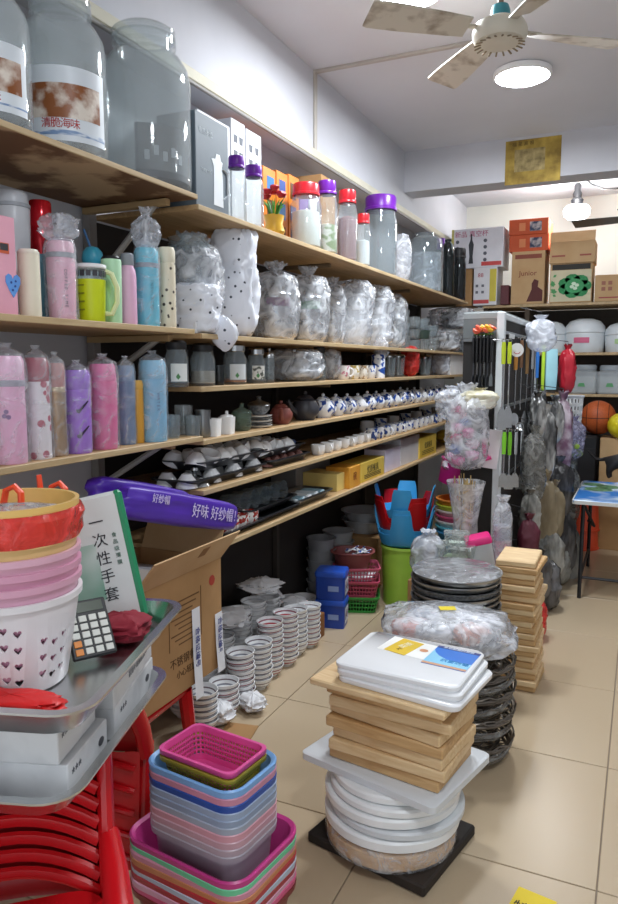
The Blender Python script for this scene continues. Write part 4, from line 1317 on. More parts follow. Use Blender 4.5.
# ------------------------------------------------------------------ lattice baskets
def lattice_basket(w, d, h, r, slope=.02, rows=4, hole=.3, rim=.008, seg=3, nl=10, ns=7):
    """Open basket with real holes in its walls."""
    def loop(ww, dd, z):
        pts = []
        for cx, cy, a0 in ((ww / 2 - r, dd / 2 - r, 0), (-ww / 2 + r, dd / 2 - r, 90), (-ww / 2 + r, -dd / 2 + r, 180), (ww / 2 - r, -dd / 2 + r, 270)):
            for k in range(seg + 1):
                a = math.radians(a0 + 90 * k / seg)
                pts.append(Vector((cx + r * math.cos(a), cy + r * math.sin(a), z)))
            nx = pts[-1]
            nn = nl if a0 in (0, 180) else ns
            nxt = {0: (-ww / 2 + r, dd / 2), 90: (-ww / 2, -dd / 2 + r), 180: (ww / 2 - r, -dd / 2), 270: (ww / 2, dd / 2 - r)}[a0]
            for q in range(1, nn):
                pts.append(nx.lerp(Vector((nxt[0], nxt[1], z)), q / nn))
        return pts
    verts, faces, holes = [], [], []
    zs = [0, .012] + [.012 + (h - .026) * (k + 1) / rows for k in range(rows)] + [h]
    n = None
    for z in zs:
        s = slope * (1 - z / h)
        L_ = loop(w - 2 * s, d - 2 * s, z)
        n = len(L_)
        verts += L_
    for i in range(len(zs) - 1):
        for k in range(n):
            a, b = i * n + k, i * n + (k + 1) % n
            f = [a, b, b + n, a + n]
            if 1 <= i < len(zs) - 2:
                P4 = [verts[q] for q in f]
                c = sum(P4, Vector()) / 4
                base = len(verts)
                verts += [c.lerp(q, 1 - hole) for q in P4]
                for q in range(4):
                    faces.append((f[q], f[(q + 1) % 4], base + (q + 1) % 4, base + q))
            else:
                faces.append(tuple(f))
    faces.append(tuple(range(n))[::-1])
    # rim
    o = len(verts)
    top = loop(w + 2 * rim, d + 2 * rim, h)
    low = loop(w + 2 * rim, d + 2 * rim, h - .012)
    verts += top + low
    tb = (len(zs) - 1) * n
    for k in range(n):
        k2 = (k + 1) % n
        faces.append((tb + k, tb + k2, o + k2, o + k))
        faces.append((o + k, o + k2, o + n + k2, o + n + k))
    me = mk('basket', verts, faces, True, 40)
    return me


def basket_thing(name, label, me, m, loc, rz=0.0, group=None, cat='basket'):
    o = single(name, label, cat, me, m, loc, (0, 0, rz), group)
    s = o.modifiers.new('thickness', 'SOLIDIFY')
    s.thickness = .0025
    return o


bk = lattice_basket(.26, .2, .1, .03, rows=3)
ang = math.radians(20)
basket_thing('plastic_basket', 'green lattice basket at the bottom of the pile by the blue boxes', bk, pl('#2e9a3c', .4), (-1.50, 3.93, 0), ang, 'lattice baskets by the shelves')
basket_thing('plastic_basket', 'lower pink lattice basket, on the green one', bk, pl('#c9506e', .4), (-1.50, 3.93, .095), ang, 'lattice baskets by the shelves')
basket_thing('plastic_basket', 'upper pink lattice basket holding white paper', bk, pl('#d0607c', .4), (-1.50, 3.92, .175), ang + .1, 'lattice baskets by the shelves')
single('wrapping_paper', 'white paper lying in the upper pink lattice basket', 'paper', bagshape(.2, .15, .06, 80, .25, 0, .6), PAPER, (-1.5, 3.92, .18), (0, 0, ang))
t = thing('oval_basin', 'brown-pink oval basin filled with white patterned spoons', 'basin', (-1.52, 3.91, .262), ang)
ob('basin', trayshape(.24, .2, .1, .08, .004, .03, .012), pl('#8a4a48', .5), t)
for q in range(9):
    single('soup_spoon', '%s white soup spoon heaped in the brown-pink basin' % ORD[q], 'spoon', mk('spoon', [(0, -.02, .004), (.02, -.01, .012), (.02, .015, .012), (0, .025, .006), (-.02, .015, .012), (-.02, -.01, .012), (.005, .03, .012), (-.005, .03, .012), (.006, .075, .02), (-.006, .075, .02), (0, 0, 0)],
                                                                                                        [(10, 0, 1), (10, 1, 2), (10, 2, 3), (10, 3, 4), (10, 4, 5), (10, 5, 0), (2, 6, 7, 4), (3, 2, 4), (6, 8, 9, 7)]), BLUEWHITE2,
           (-1.52 + rnd.uniform(-.07, .07), 3.91 + rnd.uniform(-.06, .06), .335 + .008 * (q % 4)), (rnd.uniform(-.2, .2), rnd.uniform(-.2, .2), q * .8), 'soup spoons in the basin').modifiers.new('thickness', 'SOLIDIFY').thickness = .003

# lime bin with inverted stools on it
p = at(408, 588, Z=0)
t = thing('waste_bin', 'lime green round bin under the blue and red stools', 'bin', (-1.285, 4.17, 0))
ob('body', lathe([(0, .004), (.115, .004), (.12, 0), (.122, .01), (.137, .36), (.133, .36), (.118, .012), (0, .012)], 32), pl('#a6d64e', .4), t)
ob('rim', lathe([(.136, .35), (.144, .352), (.144, .365), (.134, .367)], 32), pl('#b3de5c', .4), t)


def stool_me(r0, r1, h, th=.006, legw=.56, seed=0):
    """A round stool upside down: seat at the bottom, four tapering legs up, arched openings between."""
    n = 96
    rows = 10
    verts, faces = [], []
    hs = []
    for k in range(n):
        a = (k / n * 4) % 1.0           # four legs
        d_ = abs(a - .5) * 2            # 0 mid opening, 1 mid leg
        s = (d_ - (1 - legw)) / .22
        s = max(0, min(1, s))
        s = s * s * (3 - 2 * s)
        hs.append(.42 * h + .58 * h * s + (.05 * h * (1 - d_) * -1 if s == 0 else 0))
    for side in (0, 1):
        for j in range(rows + 1):
            for k in range(n):
                z = hs[k] * j / rows
                f = z / h
                r = r0 + (r1 - r0) * f ** .7 - side * th
                if j == 0:
                    r -= .012
                ang_ = 2 * PI * k / n
                verts.append((r * math.cos(ang_), r * math.sin(ang_), z + (th if side and j == 0 else 0)))
    N = (rows + 1) * n
    for side in (0, 1):
        for j in range(rows):
            for k in range(n):
                a, b = side * N + j * n + k, side * N + j * n + (k + 1) % n
                faces.append((a, b, b + n, a + n) if side == 0 else (a, a + n, b + n, b))
    for k in range(n):
        a, b = rows * n + k, rows * n + (k + 1) % n
        faces.append((a, b, b + N, a + N))
    faces.append(tuple(range(n))[::-1])
    faces.append(tuple(range(N, N + n)))
    return mk('stool', verts, faces, True, 50)


sm = stool_me(.135, .185, .21)
SB, SR = pl('#3fa3dc', .35), pl('#b8141c', .35)
for i, (m, dz, a, lb) in enumerate([(SB, 0, 12, 'lowest blue stool of the upside-down pile on the lime bin'), (SB, .028, 12, 'second blue stool up in the upside-down pile'), (SR, .07, 45, 'red stool upside down between the blue ones'),
                                    (SR, .10, 45, 'upper red stool upside down inside the pile'), (SB, .15, 12, 'topmost blue stool of the upside-down pile')]):
    t = thing('plastic_stool', lb, 'stool', (-1.285, 4.17, .369 + dz), math.radians(a), 'stools stacked upside down')
    ob('shell', sm, m, t)
    ob('handle_slot', box(.006, .05, .014, .002), pl('#2a3a2a', .6), t, (.155, 0, .045), (0, -.2, 0))
# nested basins behind, magenta pot on top
for j, c in enumerate(['#2d8f98', '#3fa7ae', '#3c8fc4', '#5cc0d8', '#dfe4e4', '#d65a86', '#e9d9d8', '#c7d84a', '#e08a3c']):
    single('plastic_basin', '%s basin, %s from the floor in the nested pile' % (['dark teal', 'teal', 'blue', 'sky blue', 'white', 'pink', 'cream', 'lime', 'orange'][j], ORD[j]), 'basin',
           lathe([(0, .004), (.10, .004), (.105, 0), (.14, .19), (.155, .192), (.155, .2), (.138, .2), (.1, .012), (0, .012)], 30), pl(c, .4), (-1.06, 4.66, j * .036 + (.1 if j > 1 else 0)), group='nested plastic basins')
t = thing('magenta_bucket', 'tilted magenta bucket holding a bag of pink goods', 'bucket', (-1.13, 4.68, .665), rot=(-.1, .35, 0))
ob('bucket', lathe([(0, .004), (.085, .004), (.115, .15), (.123, .152), (.123, .16), (.112, .16), (.082, .01), (0, .01)], 28), pl('#b51f78', .35), t)
ob('bagged_goods', bagshape(.2, .2, .16, 91, .2), two('pink_white_goods', '#d77fb0', '#ece3ec', 16, .42, .55), t, (0, 0, .07))

# =================================================================== FOREGROUND LEFT
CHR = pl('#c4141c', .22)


def plastic_chair(label, loc, rz, arms=True, tape=False, sh=.36, ht=.69, skirt=False, sw=1.0):
    """Red moulded chair facing local -Y; local origin under the middle of its back."""
    t = thing('plastic_chair', label, 'chair', loc, rz, 'red plastic chairs')
    wb = .21
    lean = .10
    fr = [(-wb, 0, sh - .04)] + [(-wb, lean * k / 6, sh + (ht - sh - .08) * k / 6) for k in range(1, 6)]
    top = [(-wb * math.cos(q), lean, ht - .08 + .08 * math.sin(q)) for q in [PI * k / 10 for k in range(0, 11)]]
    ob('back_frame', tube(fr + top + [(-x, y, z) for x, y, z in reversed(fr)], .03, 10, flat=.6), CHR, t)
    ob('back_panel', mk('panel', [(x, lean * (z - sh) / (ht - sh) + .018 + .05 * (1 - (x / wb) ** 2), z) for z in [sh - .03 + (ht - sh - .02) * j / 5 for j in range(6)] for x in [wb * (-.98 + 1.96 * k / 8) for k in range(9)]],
                          [(j * 9 + k, j * 9 + k + 1, j * 9 + k + 10, j * 9 + k + 9) for j in range(5) for k in range(8)]), pl('#9c0f16', .3), t)  # darker red on the panel paints the shade between the ribs
    # arched ribs standing proud of the panel
    for j in range(8):
        z = sh + .0 + (ht - sh - .1) * j / 7
        pts = []
        for k in range(13):
            x = wb * .93 * (-1 + 2 * k / 12)
            zz = z + .055 * (1 - (x / wb) ** 2) - .02
            pts.append((x, lean * (zz - sh) / (ht - sh) + .0 + .04 * (1 - (x / wb) ** 2), zz))
        ob('back_rib', tube(pts, .010, 8, flat=1.5), CHR, t)
    if skirt:
        ob('rear_apron', mk('apron', [(x, .03 + .05 * (1 - (x / wb) ** 2) + .03 * (1 - z / sh), z) for z in [.03 + (sh - .05) * j / 4 for j in range(5)] for x in [wb * (-1 + 2 * k / 8) for k in range(9)]],
                              [(j * 9 + k, j * 9 + k + 1, j * 9 + k + 10, j * 9 + k + 9) for j in range(4) for k in range(8)]), CHR, t)
        for j in range(5):
            z = .06 + .065 * j
            ob('apron_rib', tube([(wb * (-.95 + 1.9 * k / 12), .035 + .05 * (1 - (-.95 + 1.9 * k / 12) ** 2) + .03 * (1 - z / sh), z + .045 * (1 - (-.95 + 1.9 * k / 12) ** 2)) for k in range(13)], .009, 8), CHR, t)
    ob('seat', loft([(.40, .40, .06, -.03), (.42, .42, .07, -.012), (.41, .41, .07, 0), (.34, .34, .06, -.008)]), CHR, t, (0, -.2, sh), scale=(sw, 1, 1))
    for sx in (-1, 1):
        ob('leg', tube([(sx * .18 * sw, -.36, sh - .02), (sx * .2 * sw, -.40, 0)], [.026, .018], 8), CHR, t)
        ob('leg', tube([(sx * .19, -.02, sh - .02), (sx * .21, .04, 0)], [.028, .018], 8), CHR, t)
        if arms:
            ob('armrest', tube([(sx * .215, .03, sh + .10), (sx * .225, -.08, sh + .085), (sx * .23, -.22, sh + .07), (sx * .225, -.33, sh + .05), (sx * .21, -.385, sh + .02), (sx * .20, -.39, sh - .05)], [.022, .026, .03, .03, .026, .02], 10, flat=.75), CHR, t)
    if tape:
        ob('paper_tape', mk('tape', [(x, .115 + .004 * k, z) for k, z in enumerate([sh - .06, sh + .06, sh + .16, sh + .26]) for x in (.055, .10)], [(2 * k, 2 * k + 1, 2 * k + 3, 2 * k + 2) for k in range(3)]), pl('#d3a3a6', .5), t)
    return t


yawc = math.atan2(.66, .75)           # facing the aisle
plastic_chair('red plastic armchair with arched back ribs under the steel trays', (-1.13, .955, 0), yawc, True)
plastic_chair('second red plastic chair, turned away, under the open carton', (-1.445, 1.555, 0), PI + .06, False, True, .392, .69, True, .66)

TRA = math.radians(18)
STT = two('steel_tray', '#c2c4c5', '#dadcdd', 6, .3, .7, .27, metal=1.0)
TZ1, TZ2 = .70, .845
single('steel_tray', 'lower steel tray on the red armchair, carrying white boxes', 'tray', trayshape(.38, .52, .045, .05, .003, .02, .016, .004), STT, (-1.085, 1.02, TZ1), (0, 0, TRA), 'big steel trays')
single('steel_tray', 'upper steel tray holding perforated bins and a calculator', 'tray', trayshape(.38, .55, .055, .05, .003, .025, .016, .004), STT, (-1.062, 1.045, TZ2 - .002), (0, 0, TRA), 'big steel trays')
R18 = Matrix.Rotation(TRA, 3, 'Z')


def in_tray(x, y, z, c=(-1.085, 1.02)):
    v = R18 @ Vector((x, y, 0))
    return Vector((c[0] + v.x, c[1] + v.y, z))


TB = two('white_tissue_box', '#c9cacc', '#dedfe0', 14, .35, .6, .6)
for i, (x, y, z, w_, d_, h_, lb) in enumerate([(.07, -.12, TZ1 + .004, .2, .17, .068, 'lower near white box with an oval mark in the steel tray'), (.06, -.13, TZ1 + .073, .19, .16, .066, 'upper near white box under the upper steel tray'),
                                               (.09, .13, TZ1 + .004, .15, .26, .068, 'lower far white box in the steel tray'), (.085, .125, TZ1 + .073, .16, .27, .066, 'upper far white box with grey lettering, between the trays')]):
    t = thing('white_box', lb, 'box', in_tray(x, y, z), TRA + .02 * i, 'white boxes between the trays')
    ob('body', box(w_, d_, h_, .002), TB, t)
    text('★★★', .014, pl('#55565c', .5), t, (w_ / 2 + .0007, -d_ * .3, h_ * .7), FACE_X)
    if i == 3:
        text('家用不锈钢餐具', .017, pl('#8a8c92', .5), t, (w_ / 2 + .0007, .02, h_ * .45), FACE_X)
    for q in range(2 if i == 3 else 1):
        ob('printed_mark', prism([(.012 * math.cos(a * PI / 6), .008 * math.sin(a * PI / 6)) for a in range(12)], .001, 'x'), pl('#4a4a50', .5), t, (w_ / 2 + .0006, d_ * (.32 - .2 * q), h_ * (.55 + .1 * q)))
    ob('top_print', box(w_ * .5, d_ * .4, .001, 0), pl('#b4b6ba', .6), t, (0, 0, h_))

# perforated bins: nested stack in the upper tray
def bin_with_hearts(r0, r1, h):
    base = lathe([(0, 0), (r0 * .95, 0), (r0, .006), (r1, h - .012), (r1 * 1.045, h - .012), (r1 * 1.05, h), (r1 * .985, h), (r0 * .97, .012), (0, .010)], 64)
    o = bpy.data.objects.new('t', base)
    COL.objects.link(o)
    bm = bmesh.new()
    for col, a in enumerate([-78, -66, -54, -30, -18, -6, 90, 102, 114]):
        for row in range(4):
            z = h * (.16 + .18 * row) + (.008 if col % 2 else 0)
            if col in (3, 4, 5, 6, 7, 8) and row == 3:
                continue
            ar = math.radians(a)
            r = (r0 + (r1 - r0) * z / h)
            mt = Matrix.Translation((r * math.cos(ar), r * math.sin(ar), z)) @ Matrix.Rotation(ar, 4, 'Z')
            hs = [(y * .34, zz * .34) for y, zz in HEART]
            lo = [bm.verts.new(mt @ Vector((-.02, y, zz))) for y, zz in hs]
            hi = [bm.verts.new(mt @ Vector((.02, y, zz))) for y, zz in hs]
            bm.faces.new(lo[::-1])
            bm.faces.new(hi)
            for k in range(len(hs)):
                bm.faces.new((lo[k], lo[(k + 1) % len(hs)], hi[(k + 1) % len(hs)], hi[k]))
    bmesh.ops.recalc_face_normals(bm, faces=bm.faces)
    cm = bpy.data.meshes.new('c')
    bm.to_mesh(cm)
    bm.free()
    c = bpy.data.objects.new('c', cm)
    COL.objects.link(c)
    md = o.modifiers.new('b', 'BOOLEAN')
    md.operation = 'DIFFERENCE'
    md.object = c
    md.solver = 'EXACT'
    dg = bpy.context.evaluated_depsgraph_get()
    me = bpy.data.meshes.new_from_object(o.evaluated_get(dg))
    bpy.data.objects.remove(o)
    bpy.data.objects.remove(c)
    me.materials.clear()
    me.materials.append(None)
    me.polygons.foreach_set('use_smooth', [True] * len(me.polygons))
    me.set_sharp_from_angle(angle=math.radians(35))
    return me


BINP = Vector((-1.075, .975, TZ2 + .004))
hm = bin_with_hearts(.095, .122, .18)
for i, (c, dz, lb) in enumerate([('#e6e3e4', 0, 'white bin pierced with small hearts at the bottom of the nest'), ('#dba6bc', .03, 'lowest pink bin nested in the white heart-pierced bin'), ('#d89db6', .056, 'middle pink bin of the nest'),
                                 ('#e0b0c2', .082, 'uppermost pink bin of the nest'), ('#e2c184', .112, 'lower yellow bin under the red film'), ('#e8c070', .172, 'top yellow bin whose open mouth shows clear film')]):
    single('perforated_bin', lb, 'bin', hm, pl(c, .35), BINP + Vector((0, 0, dz)), (0, 0, math.radians(14)), 'nested perforated bins')
single('plastic_wrap', 'crinkled red plastic film wrapped round the yellow bins', 'film', lathe([(.128, 0), (.134, .012), (.132, .03), (.136, .045), (.130, .058)], 56, wob=.035, seed=3), FILM_RED, BINP + Vector((0, 0, .282)))
single('plastic_wrap', 'crumpled clear film inside the top yellow bin', 'film', bagshape(.19, .19, .08, 101, .2, 0, .6), FILM, BINP + Vector((0, 0, .262)))
# coral hooks
HK = pl('#f0522e', .3)
for i, (u, v, lb) in enumerate([(47, 500, 'coral plastic double hook rising behind the yellow bin'), (1, 505, 'coral plastic hook at the left edge behind the bins')]):
    q = at(u, v, Y=1.16 if i == 0 else 1.02)
    t = thing('plastic_hook', lb, 'hook', (q.x, q.y, 0), math.radians(20), 'coral hooks')
    z = q.z
    ob('stem', tube([(0, 0, TZ2 + .02), (0, 0, z - .05), (-.012, 0, z), (-.016, 0, z + .055)], [.008, .009, .011, .008], 10, flat=.6), HK, t)
    ob('hook_end', tube([(0, 0, z - .02), (.012, 0, z + .03), (.03, 0, z + .038), (.042, 0, z + .025), (.042, 0, z + .0)], .009, 10, flat=.7), HK, t)

# green and white package leaning at the far end of the upper tray
q = in_tray(.04, .215, TZ2 + .01, (-1.062, 1.045))
pk = thing('paper_package', 'white and green flat package leaning behind the perforated bins', 'package', (q.x, q.y, TZ2 + .012), rot=(math.radians(-10), math.radians(-11), math.radians(38)))
ob('body', box(.175, .03, .30, .008), pl('#d8dedb', .45), pk)
ob('green_edge', box(.022, .032, .302, .008), pl('#1f8a5c', .4), pk, (.08, 0, -.001))
ob('green_patch', box(.09, .001, .13, 0), two('green_fade_print', '#4f9c7c', '#cfdcd6', 6, .35, .6, .5), pk, (-.035, -.0158, .06))
for i, c in enumerate('一次性手套'):
    text(c, .034, pl('#20242a', .5), pk, (.022, -.0161, .235 - .042 * i), FACE_Y)
for i, c in enumerate('食品级薄膜'):
    text(c, .012, pl('#3f6a58', .5), pk, (.055, -.0161, .20 - .016 * i), FACE_Y)
single('clear_packet', 'pinkish clear packet lying on top behind the white-green package', 'packet', bagshape(.15, .10, .05, 104, .14, 0, .5), clear('pink_film', '#e8c8c4', .45, '#d8b4b0', .15, 1.45, .8), in_tray(-.13, .20, TZ2 + .25, (-1.062, 1.045)), (0, 0, .6))
single('support_carton', 'brown carton end standing behind the yellow bins', 'box', box(.16, .08, .245, .003), CARD_L, in_tray(-.13, .205, TZ2 + .004, (-1.062, 1.045)), (0, 0, TRA))
# calculator
cl = thing('calculator', 'black desk calculator with white keys leaning beside the bins', 'calculator', in_tray(.085, .03, TZ2 + .012, (-1.062, 1.045)), rot=(math.radians(52), 0, math.radians(60)))
cl.scale = (.82, .82, .82)
ob('body', box(.11, .15, .014, .003), BLACK, cl, (0, .075, 0))
ob('screen', box(.09, .026, .002, .0005), pl('#5a6258', .2), cl, (0, .13, .0138))
for r_ in range(5):
    for c_ in range(4):
        ob('key', box(.019, .016, .004, .001), pl('#e0893a', .5) if (r_, c_) in ((0, 0), (1, 0)) else pl('#d9dad2', .5), cl, (-.038 + .0253 * c_, .016 + .021 * r_, .0138))
single('red_cloth', 'crumpled dark red cloth behind the calculator in the tray', 'cloth', bagshape(.10, .10, .06, 107, .25, 0, .6), pl('#8c1f30', .8), in_tray(.10, .15, TZ2 + .004, (-1.062, 1.045)), (0, 0, .4))
single('red_cloth', 'bright red plastic sheet under the bins in the steel tray', 'cloth', bagshape(.18, .07, .035, 109, .2, 0, .5), pl('#d81c1c', .4), in_tray(.03, -.20, TZ2 + .004, (-1.062, 1.045)), (0, 0, .3))
# open carton on the second chair, purple packages on top
CX0, CX1, CY0, CY1, CZ0, CZ1 = -1.66, -1.31, 1.62, 2.10, .395, .787
ct = thing('carton', 'open brown carton with printed side and raised flap, topped by purple package', 'box', ((CX0 + CX1) / 2, (CY0 + CY1) / 2, CZ0))
w_, d_, h_ = CX1 - CX0, CY1 - CY0, CZ1 - CZ0
ob('side_panel', box(.006, d_, h_, .001), CARD, ct, (w_ / 2 - .003, 0, 0))
ob('side_panel', box(.006, d_, h_, .001), CARD, ct, (-w_ / 2 + .003, 0, 0))
ob('end_panel', box(w_ - .012, .006, h_, .001), CARD, ct, (0, -d_ / 2 + .003, 0))
ob('end_panel', box(w_ - .012, .006, h_, .001), CARD, ct, (0, d_ / 2 - .003, 0))
ob('bottom_panel', box(w_ - .012, d_ - .012, .006, 0), CARD, ct)
fp = ob('flap', box(.005, d_, .13, .001), CARD_L, ct, (w_ / 2 - .001, 0, h_), (0, math.radians(38), 0))
ob('printed_mark', box(.001, .04, .04, 0), pl('#8a6238', .8), fp, (.003, .05, .07))
ob('flap', box(w_ - .02, .005, .14, .001), CARD_L, ct, (0, d_ / 2 - .001, h_), (math.radians(-25), 0, 0))
ob('flap', box(w_ - .02, .005, .14, .001), CARD_L, ct, (0, -d_ / 2 + .001, h_), (math.radians(60), 0, 0))
for q in range(9):
    ob('printed_line', box(.001, .16 - .04 * (q % 3), .004, 0), pl('#6a4a28', .8), ct, (w_ / 2 + .0006, .02, h_ * (.78 - .045 * q)))
for y in (-.07, .11):
    ob('printed_line', box(.001, .003, .17, 0), pl('#6a4a28', .8), ct, (w_ / 2 + .0006, y, h_ * .40))
text('不锈钢餐具', .036, pl('#5c3f22', .8), ct, (w_ / 2 + .0007, .02, h_ * .28), FACE_X)
text('小心轻放', .028, pl('#5c3f22', .8), ct, (w_ / 2 + .0007, .02, h_ * .17), FACE_X)
ob('red_stamp', prism([(.018 * math.cos(a * PI / 5), .018 * math.sin(a * PI / 5)) for a in range(10)], .001, 'x'), pl('#a83c2c', .7), ct, (w_ / 2 + .0006, .18, h_ * .83))
for i, (y, z0, z1) in enumerate([(.075, -.05, .26), (.215, -.01, .20)]):
    lb = ob('paper_label', mk('strip', [(x, yy, zz) for zz, x in ((z0, .012), ((z0 + z1) / 2, .004), (z1, .001)) for yy in (-.023, .023)], [(0, 1, 3, 2), (2, 3, 5, 4)]), PAPER, ct, (w_ / 2 + .002, y, 0))
    text('合格证编号', .028, pl('#2c3c88', .5), lb, (.0065, 0, (z0 + z1) / 2 + .02), (0, PI / 2, 0))
single('foam_block', 'white foam packing filling the open carton', 'packing', box(w_ - .03, d_ - .04, .295, .01), pl('#dcdcdc', .8), ((CX0 + CX1) / 2, (CY0 + CY1) / 2, CZ0 + .007))
single('foam_block', 'slanting white foam slab under the purple bags', 'packing', prism([(-.26, 0), (.22, 0), (.22, .02), (-.26, .16)], .26, 'x'), pl('#d4d4d6', .8), ((CX0 + CX1) / 2 - .005, (CY0 + CY1) / 2 + .02, CZ0 + .31))
for i, (x, y, z, lb) in enumerate([(-1.355, 1.93, .925, 'purple printed bag lying in front on the open carton'), (-1.465, 1.86, .965, 'second purple bag lying behind on the open carton')]):
    t = thing('purple_package', lb, 'package', (x, y, z), rot=(math.radians(-15), 0, 0), group='purple bags on the carton')
    ob('bag_body', bagshape(.10, .66 if i == 0 else .5, .11, 120 + i, .045, 0, .3), pl('#4f2aa8', .35), t)
    if i == 0:
        text('好味 好纱帽！', .05, pl('#d8cdf0', .5), t, (.0535, .13, .055), FACE_X)
        text('好纱帽', .03, pl('#d8cdf0', .5), t, (.0535, -.20, .075), FACE_X)
# baskets stack in the aisle
KC = Vector((-.955, 1.475, 0))
KA = math.radians(-7)
GK = 'stacked baskets and bins in the aisle'


def bin_me(w, d, h, r, slope):
    return loft([(w - 2 * slope, d - 2 * slope, r, 0), (w, d, r + .01, h - .02), (w + .018, d + .018, r + .016, h - .02), (w + .022, d + .022, r + .018, h - .004), (w + .014, d + .014, r + .016, h), (w - .004, d - .004, r + .008, h - .006), (w - 2 * slope - .006, d - 2 * slope - .006, r, .006)], seg=6)


bigm = bin_me(.36, .27, .12, .045, .022)
midm = bin_me(.275, .195, .14, .035, .012)
z = 0
big = [('#7a1c22', 'dark red'), ('#d65a86', 'rose pink'), ('#dba8bf', 'pale pink'), ('#a8343c', 'brick red'), ('#b9c7d8', 'pale grey-blue'), ('#b23038', 'red'), ('#c9855a', 'orange-brown'), ('#d48fa6', 'dusty pink'), ('#6fd0a0', 'mint green'), ('#c23b86', 'magenta')]
for i, (c, nm) in enumerate(big):
    single('plastic_bin', 'large %s bin, %s from the floor in the aisle stack' % (nm, ORD[i]), 'bin', bigm, pl(c, .35), KC + Vector((0, 0, z)), (0, 0, KA + rnd.uniform(-.02, .02)), GK)
    z += .0155
z0 = z - .0155 + .012
mid = [('#a9a4ae', 'grey'), ('#b9aab4', 'mauve grey'), ('#c8a2ae', 'greyish pink'), ('#d7a0ae', 'soft pink'), ('#a5b0c2', 'pale slate'), ('#93a5c0', 'slate blue'), ('#9db0cc', 'hazy blue'), ('#2450a8', 'deep blue'), ('#d090aa', 'rose'), ('#7fb0e6', 'light sky blue')]
z = z0
for i, (c, nm) in enumerate(mid):
    single('plastic_bin', 'medium %s bin, %s of the upper part of the aisle stack' % (nm, ORD[i]), 'bin', midm, pl(c, .35), KC + Vector((.005, -.005, z)), (0, 0, KA), GK)
    z += .0185
z -= .0185
smb = lattice_basket(.225, .145, .085, .022, .014, rows=5, hole=.42, seg=3, nl=20, ns=13)
basket_thing('lattice_basket', 'small olive-yellow lattice basket under the pink one', smb, pl('#b9a83a', .4), KC + Vector((.008, -.008, z + .068)), KA, 'small lattice baskets on top')
basket_thing('lattice_basket', 'small pink lattice basket on top of the aisle stack', smb, pl('#e0559c', .4), KC + Vector((.008, -.008, z + .085)), KA, 'small lattice baskets on top')

# =================================================================== CUTTING BOARD STACK
BC = Vector((-.635, 1.99, 0))
GBD = 'cutting boards in the front stack'
single('plinth', 'black wooden plank base under the round cutting boards', 'base', box(.40, .34, .035, .006), two('black_stained_wood', '#15110e', '#2c231c', 7, .3, .7, .7), BC + Vector((0, -.005, 0)), (0, 0, math.radians(-12)))


def round_board(label, r, z, t_, m, dx=0, dy=0, name='cutting_board'):
    single(name, label, 'cutting board', lathe([(0, 0), (r - .006, 0), (r, .005), (r, t_ - .005), (r - .006, t_), (0, t_)], 48), m, BC + Vector((dx, dy, z)), group=GBD)


t = thing('chopping_block', 'thick round wooden chopping block in film at the stack bottom', 'cutting board', BC + Vector((0, -.02, .036)))
ob('block', lathe([(0, 0), (.185, 0), (.195, .01), (.195, .048), (.185, .055), (0, .055)], 48), PINE2, t)
ob('film_wrap', lathe([(.196, .002), (.2, .02), (.198, .045), (.19, .058), (.1, .0585)], 48, wob=.012, seed=2), FILM_THIN, t)
z = .096
for i, (th, dx, dy, r) in enumerate([(.034, .0, -.01, .205), (.026, .012, .0, .205), (.03, -.006, .005, .205), (.026, .004, .01, .2), (.026, -.004, .012, .185)]):
    round_board('round white plastic cutting board, %s from the bottom of the round ones' % ORD[i], r, z, th - .001, FROST if i == 1 else WHITE, dx, dy)
    z += th
single('cutting_board', 'big translucent white rectangular board overhanging the round ones', 'cutting board', loft([(.47, .36, .02, 0), (.47, .36, .02, .02), (.46, .35, .018, .024)]), FROST, BC + Vector((-.005, .035, z)), (0, 0, math.radians(-14)), GBD)
z += .025
WB = [(.36, .25, .036, -5), (.37, .26, .034, -2), (.36, .25, .036, -6), (.375, .26, .034, -3), (.37, .25, .036, -8), (.38, .26, .034, -1), (.37, .27, .03, -4)]
for i, (w_, d_, th, a) in enumerate(WB):
    single('wooden_board', 'pale pine cutting board, %s from the bottom of the wooden pile' % ORD[i], 'cutting board', box(w_, d_, th - .001, .004), PINE if i % 3 else PINE2, BC + Vector((.015 + .006 * (i % 3), .02 - .006 * (i % 2), z)), (0, 0, math.radians(a - 4)), GBD)
    z += th
single('wooden_board', 'widest pine board, on top of the wooden pile', 'cutting board', box(.43, .30, .02, .004), PINE, BC + Vector((.005, .0, z)), (0, 0, math.radians(-8)), GBD)
z += .021
BOARDW = clear('white_board_plastic', '#f4f6f8', .93, '#f6f8fa', .25, 1.4)
for i in range(2):
    single('plastic_board', 'thin white plastic cutting board, %s' % ['lowest of three on the pine pile', 'middle of three on the pine pile'][i], 'cutting board',
           loft([(.38, .29, .03, 0), (.385, .295, .032, .004), (.385, .295, .032, .015), (.375, .285, .028, .019)]), BOARDW, BC + Vector((.05 + .012 * (1 - i), .01 + .012 * i, z)), (0, 0, math.radians(-9 + 4 * i)), GBD)
    z += .0195
t = thing('plastic_board', 'topmost white plastic board with a yellow and a blue label', 'cutting board', BC + Vector((.04, .03, z)), math.radians(-4), GBD)
ob('board', loft([(.375, .29, .03, 0), (.38, .295, .032, .004), (.38, .295, .032, .013), (.37, .285, .028, .017)]), BOARDW, t)
ob('white_card', box(.2, .12, .0005, 0), pl('#f2f2ee', .5), t, (-.01, .06, .0171), (0, 0, -.1))
l = ob('yellow_label', box(.075, .115, .0008, 0), pl('#e0bc18', .5), t, (-.045, .06, .0177), (0, 0, -.2))
text('菜板', .026, pl('#fbf6d8', .5), l, (0, .012, .0012), (0, 0, PI / 2 - .2))
